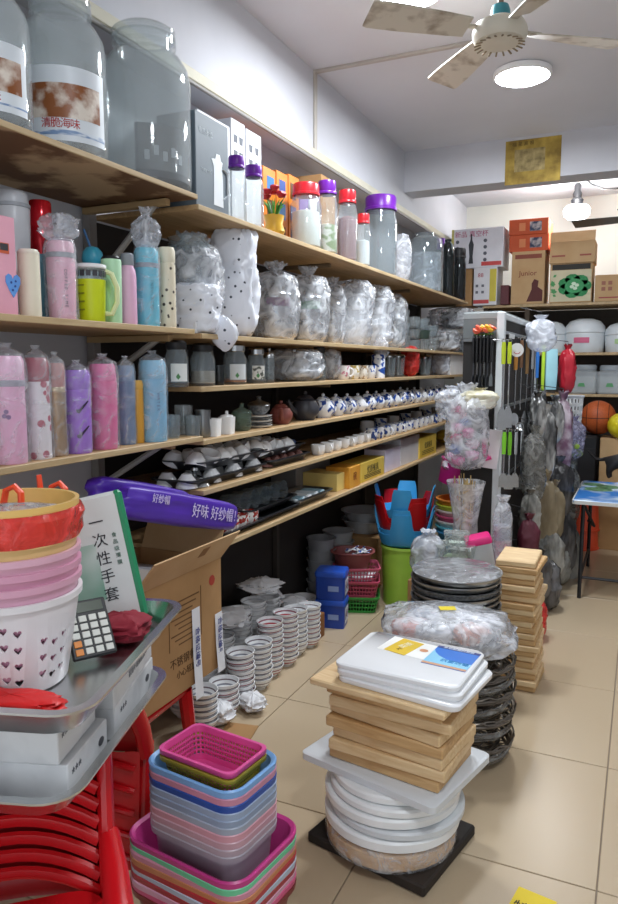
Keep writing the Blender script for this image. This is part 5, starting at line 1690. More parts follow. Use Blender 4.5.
text('PE', .018, pl('#8a6a10', .5), l, (0, -.025, .0012), (0, 0, PI / 2 - .2))
l = ob('blue_label', box(.135, .15, .0008, 0), pl('#1f74d6', .4), t, (.112, .045, .0172), (0, 0, -.04))
ob('label_band', box(.135, .016, .0004, 0), pl('#16307e', .4), l, (0, .067, .0008))
ob('label_sweep', prism([(-.0675, .04), (-.0675, -.07), (.0675, -.07), (.0675, -.02), (.03, -.025), (-.01, -.018), (-.04, .0), (-.058, .02)], .0004, 'z'), pl('#8cd0f0', .4), l, (0, 0, .0008))
ob('label_foot', box(.135, .014, .0005, 0), pl('#d0a080', .5), l, (0, -.067, .0011))
text('多功能塑料菜板', .014, pl('#eaf2ff', .5), l, (0, .067, .0015), (0, 0, 0))
text('抗菌防霉', .022, pl('#2c8fd0', .5), l, (.02, -.03, .0016), (0, 0, 0))
ob('printed_bear', prism([(.014 * math.cos(a * PI / 6), .011 * math.sin(a * PI / 6)) for a in range(12)], .0006, 'z'), pl('#c98a5a', .5), t, (.02, .06, .0178))
ZB = z
# wire racks in a tall pile, carrying a plastic bag of goods
MC = Vector((-.55, 2.60, 0))
WIRE = pl('#7a736a', .35, .9)


def ring_pts(r, z, n=32):
    return [(r * math.cos(2 * PI * k / n), r * math.sin(2 * PI * k / n), z) for k in range(n + 1)]


rm = tube(ring_pts(.165, 0), .007, 6, False)
rm2 = tube(ring_pts(.12, -.014), .005, 6, False)
bars = [tube([(-math.sqrt(max(.0, .163 ** 2 - y * y)), y, -.004), (math.sqrt(max(0, .163 ** 2 - y * y)), y, -.004)], .0025, 5) for y in (-.12, -.08, -.04, 0, .04, .08, .12)]
rm3 = tube([(.172 * math.cos(2 * PI * k / 40), .172 * math.sin(2 * PI * k / 40), .013 + .007 * math.sin(k * 1.9)) for k in range(41)], .004, 5, False)
film_ring = lathe([(.168, -.012), (.178, .004), (.17, .02)], 40, wob=.03, seed=8)
for i in range(13):
    t = thing('wire_rack', 'round wire rack in grey film, %s from the floor of its pile' % ORD[i], 'rack', MC + Vector((rnd.uniform(-.012, .012), rnd.uniform(-.01, .01), .026 + i * .028)), rot=(rnd.uniform(-.07, .07) if i else 0, rnd.uniform(-.07, .07) if i else 0, i * .7), group='pile of round wire racks')
    ob('outer_ring', rm, WIRE, t)
    ob('inner_ring', rm2, WIRE, t)
    for b in bars:
        ob('bar', b, WIRE, t)
    if i % 3 == 1:
        ob('film', film_ring, FILM_DARK, t)
    ob('rim_ring', rm3, WIRE, t)
t = thing('bag_of_goods', 'clear plastic bag of printed packets resting on the wire racks', 'bag', MC + Vector((-.07, -.03, .385)), .25)
ob('plastic_bag', bagshape(.47, .36, .17, 131, .13, 0, .6), FILM, t)
for i, (x, y, a, c) in enumerate([(-.13, -.06, .3, '#d99a90'), (-.05, -.08, -.2, '#bfc4cc'), (.02, -.04, .15, '#c9ced4'), (.09, -.07, .5, '#d8a090'), (.13, .03, .2, '#c0c0c4'), (-.08, .06, 0, '#9aa2ae'), (.03, .07, -.3, '#d4d6da')]):
    pk_ = ob('packet', bagshape(.14, .10, .07, 140 + i, .1, 0, .5), two('packet_print_%d' % i, c, '#e6e6e8', 14, .45, .55, .4), t, (x, y, .07), (.1, 0, a))
    if i in (1, 2):
        text('棉手套', .025, BLACK, pk_, (0, -.03, .0705), (.3, 0, 0))
ob('yellow_tag', box(.06, .04, .001, 0), pl('#e6d020', .5), t, (.0, -.02, .176), (0, .0, .2))
# aluminium pans
AC = Vector((-.69, 3.005, 0))
pan_me = lathe([(0, .003), (.165, 0), (.178, .004), (.186, .024), (.192, .026), (.192, .029), (.183, .029), (.174, .008), (0, .006)], 40)
for i in range(21):
    single('aluminium_pan', 'round grey aluminium pan, %s from the floor of its tall pile' % ORD[i], 'pan', pan_me, ALU if i % 3 else SPECKLE, AC + Vector((rnd.uniform(-.006, .006), rnd.uniform(-.004, .004), i * .0275)), group='pile of aluminium pans')
single('plastic_wrap', 'thin clear film stretched over the topmost aluminium pan', 'film', lathe([(0, .012), (.1, .010), (.178, .013), (.19, .006)], 40, wob=.02, seed=5), FILM_THIN, AC + Vector((0, 0, 20 * .0275 + .024)))
# tall pile of wooden boards behind
z = 0
for i in range(22):
    th = .027
    w_, d_ = rnd.uniform(.15, .19), rnd.uniform(.25, .28)
    single('wooden_board', 'pine board, %s from the floor in the tall pile by the right aisle' % ORD[i], 'board', box(w_, d_, th - .001, .004), PINE if i % 2 else PINE2, (-.465 + rnd.uniform(-.012, .012), 3.33 + rnd.uniform(-.01, .01), z), (0, 0, rnd.uniform(-.06, .06)), 'tall pile of pine boards')
    z += th
# =================================================================== MIDDLE RACK
RX, RY0, RY1, RZ = -.70, 3.96, 5.3, 1.735
rack = thing('display_rack', 'white metal display rack hung with kitchen tools in the middle of the shop', 'rack', (RX, RY0, 0))
WMET = pl('#dfe6ea', .35)
ob('upright', box(.042, .042, RZ, .004), WMET, rack)
ob('upright', box(.042, .042, RZ, .004), WMET, rack, (0, RY1 - RY0, 0))
ob('top_rail', box(.03, RY1 - RY0 - .05, .03, .003), WMET, rack, (0, (RY1 - RY0) / 2, RZ - .035))
ob('end_rail', box(.18, .03, .035, .003), pl('#9aa0a2', .4), rack, (-.11, 0, RZ - .035))
ob('end_panel', box(.18, .006, .10, 0), pl('#6f7678', .5), rack, (-.11, -.012, RZ - .135))
ob('top_shelf', box(.2, RY1 - RY0, .012, 0), pl('#9aa0a2', .5), rack, (-.1, (RY1 - RY0) / 2, RZ - .005))
ob('peg_panel', box(.008, RY1 - RY0 - .05, 1.5, 0), pl('#2f2c2c', .8), rack, (0, (RY1 - RY0) / 2, .2))
ob('end_peg_panel', box(.18, .008, 1.45, 0), pl('#2a2828', .8), rack, (-.11, .0, .15))
ob('base', box(.2, RY1 - RY0, .15, .004), pl('#55585a', .5), rack, (-.1, (RY1 - RY0) / 2, 0))
for z in (1.62, 1.22, .82):
    ob('hook_rail', box(.012, RY1 - RY0 - .06, .018, .002), STEEL_D, rack, (.012, (RY1 - RY0) / 2, z))
ob('hook_rail', box(.18, .012, .018, .002), STEEL_D, rack, (-.11, -.012, 1.58))


def hang_pt(u, v, X):
    return at(u, v, X=X)


def utensil(label, u, v0, v1, X, hm_, head, hl=.35, headm=STEEL, group='kitchen tools hanging on the rack', p=None, rz=None, wpx=9):
    """A kitchen tool hanging from its handle: v0 top, v1 bottom in the photograph at plane X."""
    p = p if p is not None else at(u, v0, X=X)
    k = mpp(p)
    h = (v1 - v0) * k
    t = thing(name := {'ladle': 'ladle', 'spatula': 'spatula', 'slotted': 'slotted_spatula', 'spoon': 'serving_spoon', 'fork': 'serving_fork'}[head], label, name.split('_')[-1], p, math.radians(25) if rz is None else rz, group)
    ob('handle', loft([(.018, .010, .004, 0), (.024, .014, .006, -h * hl * .3), (.020, .012, .005, -h * hl)], seg=3), hm_, t)
    ob('hanging_loop', tube(arc((0, 0, .006), .010, 0, 360, 12), .0025, 5, False), headm, t)
    rzv = t.rotation_euler.z
    back = Vector((-.055, 0, 0)) if rz is None else Vector((0, .05, 0))
    if p.x > RX + .06 and rz is None:
        back.x = RX - p.x
    back.rotate(Matrix.Rotation(-rzv, 3, 'Z'))
    ob('hook_prong', tube([back + Vector((0, 0, .012)), Vector((0, 0, .012)), Vector((0, 0, .02)) - back * .15], .0025, 5), STEEL, t)
    w_ = wpx * k / 2
    ob('shaft', tube([(0, 0, -h * hl), (0, 0, -h * .72), (0, .0, -h * .76)], [.005, .004, .005], 6), headm, t)
    if head == 'ladle':
        ob('bowl', lathe([(0, -w_ * 1.0), (w_ * .5, -w_ * .9), (w_ * .87, -w_ * .5), (w_, 0), (w_ * .93, 0), (w_ * .8, -w_ * .45), (0, -w_ * .9)], 18), headm, t, (0, -.01, -h + w_ * 1.2), (math.radians(65), 0, 0))
    elif head == 'spoon':
        ob('bowl', lathe([(0, -w_ * .35), (w_ * .5, -w_ * .3), (w_ * .9, -w_ * .1), (w_, 0), (w_ * .9, 0), (0, -w_ * .25)], 18, sy=1.4), headm, t, (0, -.004, -h + w_ * 1.3), (math.radians(80), 0, 0))
    else:
        poly = [(-w_ * .35, -h * .74), (w_ * .35, -h * .74), (w_ * .9, -h * .82), (w_, -h), (-w_, -h), (-w_ * .9, -h * .82)]
        ob('blade', prism(poly, .003, 'y'), headm, t)
    return t


GR = 'tools on the right face of the rack'
specs = [(504, 342, 430, LIME, 'spatula', .25, 'lime-handled spatula hanging right behind the white post'), (510, 342, 428, LIME, 'slotted', .25, 'second lime-handled spatula from the white post'),
         (516, 356, 425, pl('#c98a3c', .5), 'spoon', .2, 'wooden-handled spoon below the round white tag'), (522, 340, 432, pl('#6b4a30', .5), 'ladle', .3, 'dark brown handled ladle on the upper row'),
         (528, 340, 436, pl('#8a6a40', .5), 'spatula', .35, 'brown-handled turner with a shining flared blade'), (533, 345, 425, STEEL, 'spoon', .3, 'all-steel serving spoon before the blue brush'),
         (538, 348, 402, pl('#2f74c8', .4), 'spoon', .55, 'blue-handled spoon left of the lime strap'), (544, 345, 402, pl('#b3d83a', .4), 'fork', .8, 'long lime green handled server next to the pale blue pack')]
for (u, v0, v1, m, hd, hl, lb) in specs:
    utensil(lb, u, v0, v1, RX + .045, m, hd, hl, group=GR, p=at(u, v0, Y=5.02) if u > 536 else None)
for i, (u, m, lb) in enumerate([(504.5, GREEN, 'green-handled peeler tool, lower row by the white post'), (510, GREEN, 'second green-handled tool on the lower row'), (516, STEEL, 'steel slotted turner, first on the lower row'),
                                (522, STEEL, 'steel turner, second on the lower row'), (528, STEEL, 'steel skimmer, third on the lower row'), (534, STEEL_D, 'dark steel ladle at the end of the lower row')]):
    utensil(lb, u, 432, 488 + 2 * (i % 2), RX + .05, m, ['spatula', 'slotted', 'slotted', 'spatula', 'spoon', 'ladle'][i], .4, group='tools on the lower rail')
GS = 'black spatulas hanging on the rack end'
for i in range(6):
    p = at(474 + 3.6 * i, 338, Y=RY0 - .04)
    utensil('%s black spatula from the left on the rack end' % ORD[i], 0, 338, 388 - 2 * (i % 2), 0, BLACK, 'spatula', .5, STEEL_D if i % 2 else CHAR, GS, p, 1.2, 6)
t = thing('price_tag', 'round white tag with small red print among the utensils', 'tag', at(517, 350, X=RX + .075), math.radians(30))
ob('disc', lathe([(0, -.001), (.037, -.001), (.037, .001), (0, .001)], 24), WHITE, t, rot=(PI / 2, 0, 0))
ob('cord', tube([(0, 0, .035), (0, 0, .07)], .0015, 5), BLACK, t)
ob('printed_smile', tube(arc((0, -.0022, 0), .02, 210, 330, 8), .0016, 5), pl('#b43040', .5), t)
t = thing('mask_pack', 'pale blue paper pack hanging between lime server and red bag', 'pack', at(552, 349, Y=5.08), math.radians(30))
ob('pack', loft([(.075, .016, .006, -.27), (.088, .02, .008, -.15), (.08, .014, .006, 0)], seg=3), pl('#9fd0dc', .6), t)
ob('cord', tube([(-.03, 0, 0), (0, 0, .045), (.03, 0, 0)], .002, 5), WHITE, t)
ob('hook_prong', tube([(0, 0, .044), (-.13, .075, .046)], .003, 5), STEEL, t)
# paper white strip at the top of the rack, orange flowers on it
single('white_strip', 'short white price strip clipped along the rack top', 'strip', box(.006, .16, .025, .001), WHITE, (RX + .03, 4.12, 1.60))
p = at(484, 336, Y=RY0 - .02)
t = thing('artificial_flowers', 'orange and coral artificial flowers on the end of the rack', 'flowers', (p.x, p.y - .005, p.z))
for i in range(9):
    a = i * .7
    ob('petal_cluster', lathe([(0, 0), (.014, .004), (.022, .018), (.016, .024), (0, .02)], 10, wob=.25, seed=i), pl(['#f0a020', '#e8b030', '#e86a50'][i % 3 if i > 2 else 2], .5), t, (-.045 + .011 * i, -.02 + .01 * math.sin(a), .012 + .02 * abs(math.sin(i * 1.3))), (.5 * math.sin(a), .5 * math.cos(a), a))
ob('stalk', tube([(-.05, .0, .005), (.05, .0, .01)], .006, 6), pl('#4f7a2c', .6), t)


def hangbag(label, u, v0, v1, wpx, Y, m, seed, neck=.12, name='hanging_bag', rough=.16, group='bags hanging on the rack', dep=.1, cat='bag', power=.6):
    p = at(u, v1, Y=Y)
    X = p.x
    k = mpp(p)
    h = (v1 - v0) * k
    w_ = wpx * k
    t = thing(name, label, cat, p, math.radians(25), group)
    ob('bag', bagshape(w_, min(dep, w_), h, seed, rough, neck, power), m, t)
    b_ = Vector((RX - X, 0, h + .05))
    b_.rotate(Matrix.Rotation(-math.radians(25), 3, 'Z'))
    ob('hanging_cord', tube([(0, 0, h * .97), (0, 0, h + .02), b_], .0025, 5), DARK, t)
    return t


GREYB = two('grey_film_wares', '#55544f', '#a4a39c', 14, .38, .62, .16, detail=5, bump=.7, stretch=(1, 1, .28))
BRNB = two('brown_paper_wares', '#6e6048', '#978a70', 10, .35, .65, .25, detail=4, bump=.6, stretch=(1, 1, .28))
DKB = two('dark_film_wares', '#2b2a2b', '#6f6e6e', 14, .42, .66, .15, detail=5, bump=.7, stretch=(1, 1, .28))
MAUVE = two('mauve_wares', '#6d4a62', '#b0a4ac', 12, .4, .6, .35, detail=5)
STEELY = two('steel_wares_in_film', '#4c4c4c', '#c4c4c0', 18, .4, .66, .16, detail=5, metal=.4, bump=.8, stretch=(1, 1, .28))
hb = [(566, 345, 393, 15, 5.22, pl('#b02030', .4), 'red plastic bag hanging beside the pale blue pack', 201), (560, 392, 478, 20, 5.0, MAUVE, 'mauve film bag of brushes hanging under the blue pack', 202),
      (571, 416, 460, 24, 5.25, clear('violet_film', '#d8d4ea', .45, '#b8b4cc', .12, 1.5, .8), 'pale violet bag of green balls hanging toward the table', 203), (543, 402, 482, 22, 4.75, STEELY, 'steel ladles in clear film in the middle of the rack', 204),
      (532, 425, 505, 22, 4.45, FILM_DARK, 'clear grey bag of spoons hanging at the rack middle', 205), (556, 455, 525, 28, 4.95, DKB, 'dark film bag with grey sheen low on the rack', 206),
      (541, 470, 565, 26, 4.6, BRNB, 'brown paper-wrapped bundle hanging low on the rack', 207), (560, 505, 575, 28, 4.95, DKB, 'black-grey bundle near the foot of the rack', 208),
      (547, 525, 580, 30, 4.6, GREYB, 'crumpled grey bag at the foot of the rack', 209), (527, 512, 575, 20, 4.25, pl('#5a2030', .5), 'dark maroon bag behind the pink cup sleeve', 210),
      (570, 462, 525, 16, 5.2, FILM_DARK, 'thin clear bag at the far side of the rack', 211), (553, 396, 445, 18, 4.95, STEELY, 'shiny bundle hanging behind the mauve bag', 212),
      (540, 316, 352, 28, 4.6, FILM_MILK, 'white crumpled bag tied on the top of the rack', 213), (536, 392, 440, 16, 4.6, STEELY, 'film-wrapped steel turners right of the lime-handled tools', 214),
      (529, 488, 540, 20, 4.3, GREYB, 'grey wrapped packet over the maroon bag', 215), (551, 480, 540, 22, 4.75, BRNB, 'tan paper bundle between two dark bundles', 216),
      (538, 548, 600, 24, 4.3, DKB, 'dark bag lowest on the near half of the rack', 217), (568, 520, 585, 22, 5.15, GREYB, 'grey film bundle at the far foot of the rack', 218)]
for (u, v0, v1, wp, Y, m, lb, sd) in hb:
    hangbag(lb, u, v0, v1, wp, Y, m, sd)
for i, (dx, dy, dz) in enumerate([(.0, 0, .03), (.05, .02, .035), (-.03, .03, .07), (.03, -.02, .085)]):
    q = at(571, 458, Y=5.25)
    single('plastic_ball', '%s lime ball inside the pale violet hanging bag' % ORD[i], 'ball', lathe([(.026 * math.sin(PI * k / 10), -.026 * math.cos(PI * k / 10)) for k in range(11)], 16), pl('#8fae3a', .5), q + Vector((dx, dy, dz)), group='balls in the violet bag')
# crate parts and goods at the foot of the rack, toward the right aisle
for i, (u, v, w_, d_, h_, m, lb) in enumerate([(546, 640, .17, .16, .22, FILM_RED, 'red and clear bagged goods on the floor by the right aisle'), (537, 610, .14, .16, .36, FILM, 'clear bag of white goods beside the pine boards'), (538, 655, .12, .12, .14, two('pink_bagged_goods', '#b8285a', '#e0c8d0', 12, .45, .6), 'small pink-red bagged bundle lowest by the aisle'),
                                               (558, 610, .16, .2, .30, DKB, 'dark bagged bundle on the floor behind the red one'), (568, 585, .16, .2, .26, GREYB, 'grey bundle at the end of the rack by the floor'), (560, 570, .16, .22, .5, DKB, 'tall dark bundle at the rack foot near the table')]):
    q = at(u, v, Z=0)
    q.x -= w_ / 2
    single('floor_bag', lb, 'bag', bagshape(w_, d_, h_, 220 + i, .16, 0, .5), m, q, (0, 0, .3), 'bagged goods at the rack foot')

# hanging bag of pink goods on the rack end, with its card
p = at(466, 470, Y=RY0 - .14)
t = thing('hanging_bag', 'clear hanging bag of pink and blue trinkets left of the white post', 'bag', p, .2)
k = mpp(p)
ob('bag', bagshape(40 * k, .16, 86 * k, 241, .14, .14, .5), FILM, t)
for i in range(11):
    ob('trinket', bagshape(.07, .06, .06, 250 + i, .2, 0, .7, 16, 10), pl(['#d65a9a', '#e6a0c4', '#6a86c8', '#e8c8d8', '#c04a78'][i % 5], .4), t, (rnd.uniform(-.06, .06), rnd.uniform(-.03, .03), .02 + .03 * i), (0, 0, i))
t = thing('blister_card', 'white card with a pink plastic hook hanging beside the trinket bag', 'card', at(487, 468, Y=RY0 - .06), .1)
ob('card', box(.10, .004, .21, .001), pl('#e8dfe4', .5), t, (0, 0, 0), (0, .12, 0))
ob('pink_hook', tube([(-.02, -.008, .16), (-.015, -.01, .09), (.0, -.01, .05), (.02, -.01, .06)], [.012, .013, .016, .012], 8), pl('#e0408c', .4), t)
for (u, v, w_, h_, sd, m, lb) in [(452, 420, 30, 34, 261, FILM, 'puffy clear bag at the shelf end above the trinkets'), (478, 410, 36, 22, 262, two('cream_packet', '#c9c2a0', '#eae8da', 12, .4, .6), 'cream packet hanging above the pink hook card')]:
    q = at(u, v, Y=RY0 - .12)
    k = mpp(q)
    t = thing('hanging_bag', lb, 'bag', q, .2)
    ob('bag', bagshape(w_ * k, .12, h_ * k, sd, .18, .1, .5), m, t)

# goods in front of the rack: carton support, skewers, plastic boxes, cups
single('carton', 'brown carton hidden behind the aluminium pans, carrying clear boxes', 'box', box(.42, .40, .40, .004), CARD, (-.80, 3.55, 0))
t = thing('skewer_bundle', 'bundle of bamboo skewers standing in a clear bag before the white post', 'skewers', (-.80, 3.66, .401))
for i in range(26):
    a, s = rnd.uniform(0, 6.28), rnd.uniform(.2, 1)
    ob('skewer', tube([(math.cos(a) * .025 * s, math.sin(a) * .025 * s, 0), (math.cos(a) * .07 * s, math.sin(a) * .05 * s, rnd.uniform(.44, .5))], .003, 5), pl(rnd.choice(['#a58a58', '#c2a870', '#6d5a3a']), .6), t)
ob('plastic_bag', lathe([(.05, .0), (.07, .1), (.06, .25), (.09, .42), (.1, .46)], 24, wob=.1, seed=7), FILM, t)
for i, (x, y, w_, h_, a) in enumerate([(-.79, 3.42, .26, .05, .1), (-.785, 3.42, .22, .06, .2), (-.79, 3.43, .18, .07, -.1), (-.79, 3.43, .12, .06, .3)]):
    z = .401 + [0, .052, .114, .186][i]
    t = thing('clear_box', 'clear plastic food box, %s of the pyramid before the rack' % ['lowest', 'second', 'third', 'topmost'][i], 'box', (x, y, z), a, 'pyramid of clear plastic boxes')
    ob('box', loft([(w_ * .9, w_ * .62, .02, 0), (w_, w_ * .7, .02, h_ * .8), (w_ * 1.04, w_ * .74, .02, h_ * .82), (w_ * 1.0, w_ * .7, .02, h_)]), clear('food_box_plastic', '#f0f4f2', .35, '#dfe6e4', .12, 1.5, .5), t)
    ob('green_card', box(w_ * .6, w_ * .4, .004, 0), pl(['#8fc8a0', '#b5d8a8', '#cfe0c0', '#dfe8e0'][i], .5), t, (0, 0, .006))
single('plastic_bag', 'white translucent bag draped left of the clear box pyramid', 'bag', bagshape(.16, .14, .24, 271, .16, .1, .6), FILM_MILK, (-.93, 3.42, .401), (0, 0, .4))
t = thing('lidded_box', 'white plastic box with a hot pink lid beside the clear boxes', 'box', (-.655, 3.52, .401), rot=(0, math.radians(-14), .3))
ob('body', loft([(.10, .10, .015, 0), (.12, .12, .015, .19), (.114, .114, .013, .19), (.094, .094, .013, .006)]), FROST, t)
ob('lid', loft([(.128, .128, .018, .19), (.13, .13, .018, .21), (.12, .12, .016, .222)]), pl('#e0287c', .4), t)
t = thing('cup_sleeve', 'long clear sleeve of pink paper cups standing by the pine boards', 'cups', (-.60, 3.60, .401))
for i in range(14):
    ob('paper_cup', lathe([(.03, 0), (.04, .07), (.0425, .072), (.038, .07), (.028, .003), (0, .003)], 20), pl('#e8b4c4' if i < 9 else '#b4bac8', .5), t, (0, 0, .004 + .014 * i))
ob('plastic_sleeve', lathe([(.045, 0), (.047, .1), (.045, .25), (.05, .3), (.035, .36), (.02, .38), (.035, .41)], 24, wob=.08, seed=12), FILM, t)
t = thing('pink_stand', 'slim crimson plastic stand by the cup sleeve', 'stand', (-.565, 3.42, .4))
single('support_box', 'narrow carton under the crimson stand, beside the pine boards', 'box', box(.08, .08, .399, .002), CARD_L, (-.565, 3.565, 0))
t.location = (-.555, 3.56, .40)
ob('foot', box(.07, .04, .008, .002), pl('#c01840', .4), t)
ob('column', tube([(0, 0, .006), (0, 0, .14)], .006, 8), pl('#c01840', .4), t)

# =================================================================== BACK OF THE SHOP
YS = 6.42
bs = thing('back_shelf', 'dark wooden shelf unit across the back carrying cartons and white buckets', 'shelf', (0, YS, 0))
zs = [at(560, 303, Y=YS).z, at(580, 352.5, Y=YS).z, at(580, 394, Y=YS).z, .62]
for z in zs:
    b = ob('shelf_board', box(3.2, .5, .022, .002), SHELFW, bs, (.3, .26, z - .022))
    ob('edge_strip', box(3.2, .006, .022, .001), EDGEW, b, (0, -.253, 0))
for x in (-1.28, -.93, .6, 1.85):
    ob('upright', box(.04, .45, zs[0] - .024, .002), pl('#4a3d30', .7), bs, (x, .26, 0))
ob('back_panel', box(3.2, .01, zs[0] - .024, 0), pl('#4b453f', .8), bs, (.3, .515, 0))


def back_box(name, label, u0, u1, v0, v1, m, Y=YS + .03, dep=.3, cat='carton', z=None):
    a, b = at(u0, v1, Y=Y), at(u1, v0, Y=Y)
    z0 = a.z if z is None else z
    w_, h_ = b.x - a.x, b.z - z0
    t = thing(name, label, cat, ((a.x + b.x) / 2, Y + dep / 2, z0))
    ob('body', box(w_, dep, h_, .004), m, t)
    return t, w_, h_, -dep / 2 - .0008


ZT = zs[0] + .001
t, w_, h_, yf = back_box('brown_carton', 'brown carton under the white blender carton at the shelf corner', 450, 472.5, 267, 303, CARD, YS + .0, .28, z=ZT)
t, w_, h_, yf = back_box('white_carton', 'small white carton with red strip under the blender carton', 473, 497.5, 267, 303, pl('#dedee2', .6), YS - .02, .28, z=ZT)
ob('yellow_strip', box(w_ * .28, .001, h_ * .86, 0), pl('#d2c24a', .6), t, (w_ * .33, yf, h_ * .1))
ob('red_strip', box(w_ * .66, .001, h_ * .1, 0), pl('#c44a4a', .6), t, (-w_ * .16, yf, h_ * .05))
text('88', .05, pl('#b03a50', .6), t, (-w_ * .2, yf, h_ * .8), FACE_Y)
for q in range(4):
    ob('printed_square', box(.022, .001, .022, 0), pl('#6a6a74', .6), t, (-w_ * .2 + .05 * (q % 2) - .03, yf, h_ * (.32 + .17 * (q // 2))))
ztop = ZT + h_
t, w_, h_, yf = back_box('blender_carton', 'white carton with red print and a black appliance picture, topmost at the corner', 451, 504, 226, 267, pl('#dcdce2', .6), YS - .02, .3, z=ztop + .001)
text('新品 真空杯', .055, pl('#b03a6a', .6), t, (-.05, yf, h_ * .85), FACE_Y)
ob('printed_blender', prism([(-.02, 0), (.02, 0), (.014, .06), (.022, .16), (.008, .2), (.006, .25), (-.006, .25), (-.008, .2), (-.022, .16), (-.014, .06)], .001, 'y'), pl('#33363c', .6), t, (-.05, yf, .04))
for sx in (-.17, .07):
    for q in range(4):
        ob('printed_part', prism([(.016 * math.cos(a * PI / 4), .016 * math.sin(a * PI / 4)) for a in range(8)], .001, 'y'), pl('#5a5c66', .6), t, (sx, yf, h_ * (.2 + .16 * q)))
ob('red_strip', box(w_ * .38, .001, h_ * .1, 0), pl('#cc4a48', .6), t, (w_ * .28, yf, h_ * .05))
ob('yellow_edge', box(.02, .001, h_, 0), pl('#c9c06a', .6), t, (-w_ / 2 + .011, yf, 0))
t, w_, h_, yf = back_box('tall_carton', 'tall brown carton printed with a red heading and dark figure', 510.5, 545.5, 250, 303, CARD_L, YS, .3, z=ZT)
ob('printed_heading', box(w_ * .8, .001, .035, 0), pl('#8c4a3a', .7), t, (0, yf, h_ * .86))
text('Junior', .06, pl('#7a2a24', .7), t, (0, yf, h_ * .58), FACE_Y)
ob('printed_figure', prism([(-.06, 0), (.07, 0), (.07, .09), (.03, .12), (.035, .17), (.0, .185), (-.02, .15), (-.02, .1)], .001, 'y'), pl('#5a2a28', .7), t, (w_ * .2, yf, .02))
zc = ZT + h_
for i, (v0, v1, lb) in enumerate([(233, 249.5, 'orange shoe-box-like carton, lower of two on the tall brown carton'), (217, 232.5, 'orange carton, upper of two on the tall brown carton')]):
    t, w_, h_, yf = back_box('orange_carton', lb, 509, 549, v0, v1, pl('#c8562c', .6), YS + .01, .3, z=zc + .001)
    zc += h_ + .001
    ob('printed_picture', box(w_ * .3, .001, h_ * .6, 0), two('orange_box_picture', '#2c3c5c', '#c8c0c0', 20, .4, .6, .6), t, (w_ * .18, yf, h_ * .2))
    ob('printed_picture', box(w_ * .16, .001, h_ * .5, 0), pl('#dd8a5a', .6), t, (-w_ * .16, yf, h_ * .25))
t, w_, h_, yf = back_box('flower_carton', 'kraft carton printed with a big green flower emblem', 549, 593, 262, 303, CARD_L, YS, .3, z=ZT)
ob('pale_panel', box(w_ * .96, .001, h_ * .8, 0), pl('#cfc8a8', .7), t, (0, yf, .01))
ob('painted_gap_shade', box(w_ * .9, .001, h_ * .14, 0), pl('#3a3a36', .8), t, (0, yf, h_ * .84))  # flat dark strip painting the shade inside the opening
for i in range(7):
    a = i * 2 * PI / 7
    ob('green_petal', prism([(.06 * math.cos(q * PI / 5), .045 * math.sin(q * PI / 5)) for q in range(10)], .001, 'y'), pl('#2f8a52', .7), t, (.03 + .075 * math.cos(a), yf - .001, h_ * .42 + .055 * math.sin(a)))
ob('emblem_disc', prism([(.075 * math.cos(q * PI / 8), .06 * math.sin(q * PI / 8)) for q in range(16)], .001, 'y'), pl('#3f9a60', .7), t, (.03, yf - .002, h_ * .42))
for i in range(4):
    a = i * PI / 2 + .3
    ob('emblem_leaf', prism([(.018 * math.cos(q * PI / 4), .014 * math.sin(q * PI / 4)) for q in range(8)], .001, 'y'), pl('#cfe6cc', .7), t, (.03 + .02 * math.cos(a), yf - .003, h_ * .42 + .02 * math.sin(a)))
for i in range(40):
    x, zz = rnd.uniform(-w_ * .44, w_ * .44), rnd.uniform(.04, h_ * .76)
    if abs(x - .03) < .15 and abs(zz - h_ * .42) < .12:
        continue
    ob('green_leaf', prism([(0, -.018), (.012, 0), (0, .018), (-.012, 0)], .001, 'y'), pl('#4f9a5c', .7), t, (x, yf - .001, zz), (0, rnd.uniform(0, 3), 0), rnd.uniform(.9, 1.6))
zc = ZT + h_
t, w_, h_, yf = back_box('open_carton', 'open kraft carton with raised flap on the green flower carton', 549.5, 595.5, 239, 261, CARD_L, YS - .01, .3, z=zc + .001)
ob('printed_line', box(w_ * .3, .001, .014, 0), pl('#a0584a', .7), t, (-w_ * .3, yf, h_ * .3))
ob('printed_line', box(w_ * .25, .001, .014, 0), pl('#a0584a', .7), t, (w_ * .3, yf, h_ * .3))
ob('flap', box(w_, .004, .08, 0), CARD_L, t, (0, yf + .002, h_), (math.radians(-15), 0, 0))
t, w_, h_, yf = back_box('brown_carton', 'kraft carton with red line print at the right edge', 594, 640, 273, 303, CARD_L, YS, .3, z=ZT)
ob('printed_line', box(w_ * .8, .001, .01, 0), pl('#a0484a', .7), t, (0, yf, h_ * .12))
for q in range(4):
    ob('printed_square', box(.03, .001, .03, 0), pl('#a06a5a', .7), t, (-w_ * .3 + .05 * (q % 2), yf, h_ * (.4 + .22 * (q // 2))))
back_box('small_carton', 'dark red small carton wedged beside the tall brown carton', 500, 509, 285, 303, pl('#5c2a30', .6), YS - .02, .16, z=ZT)


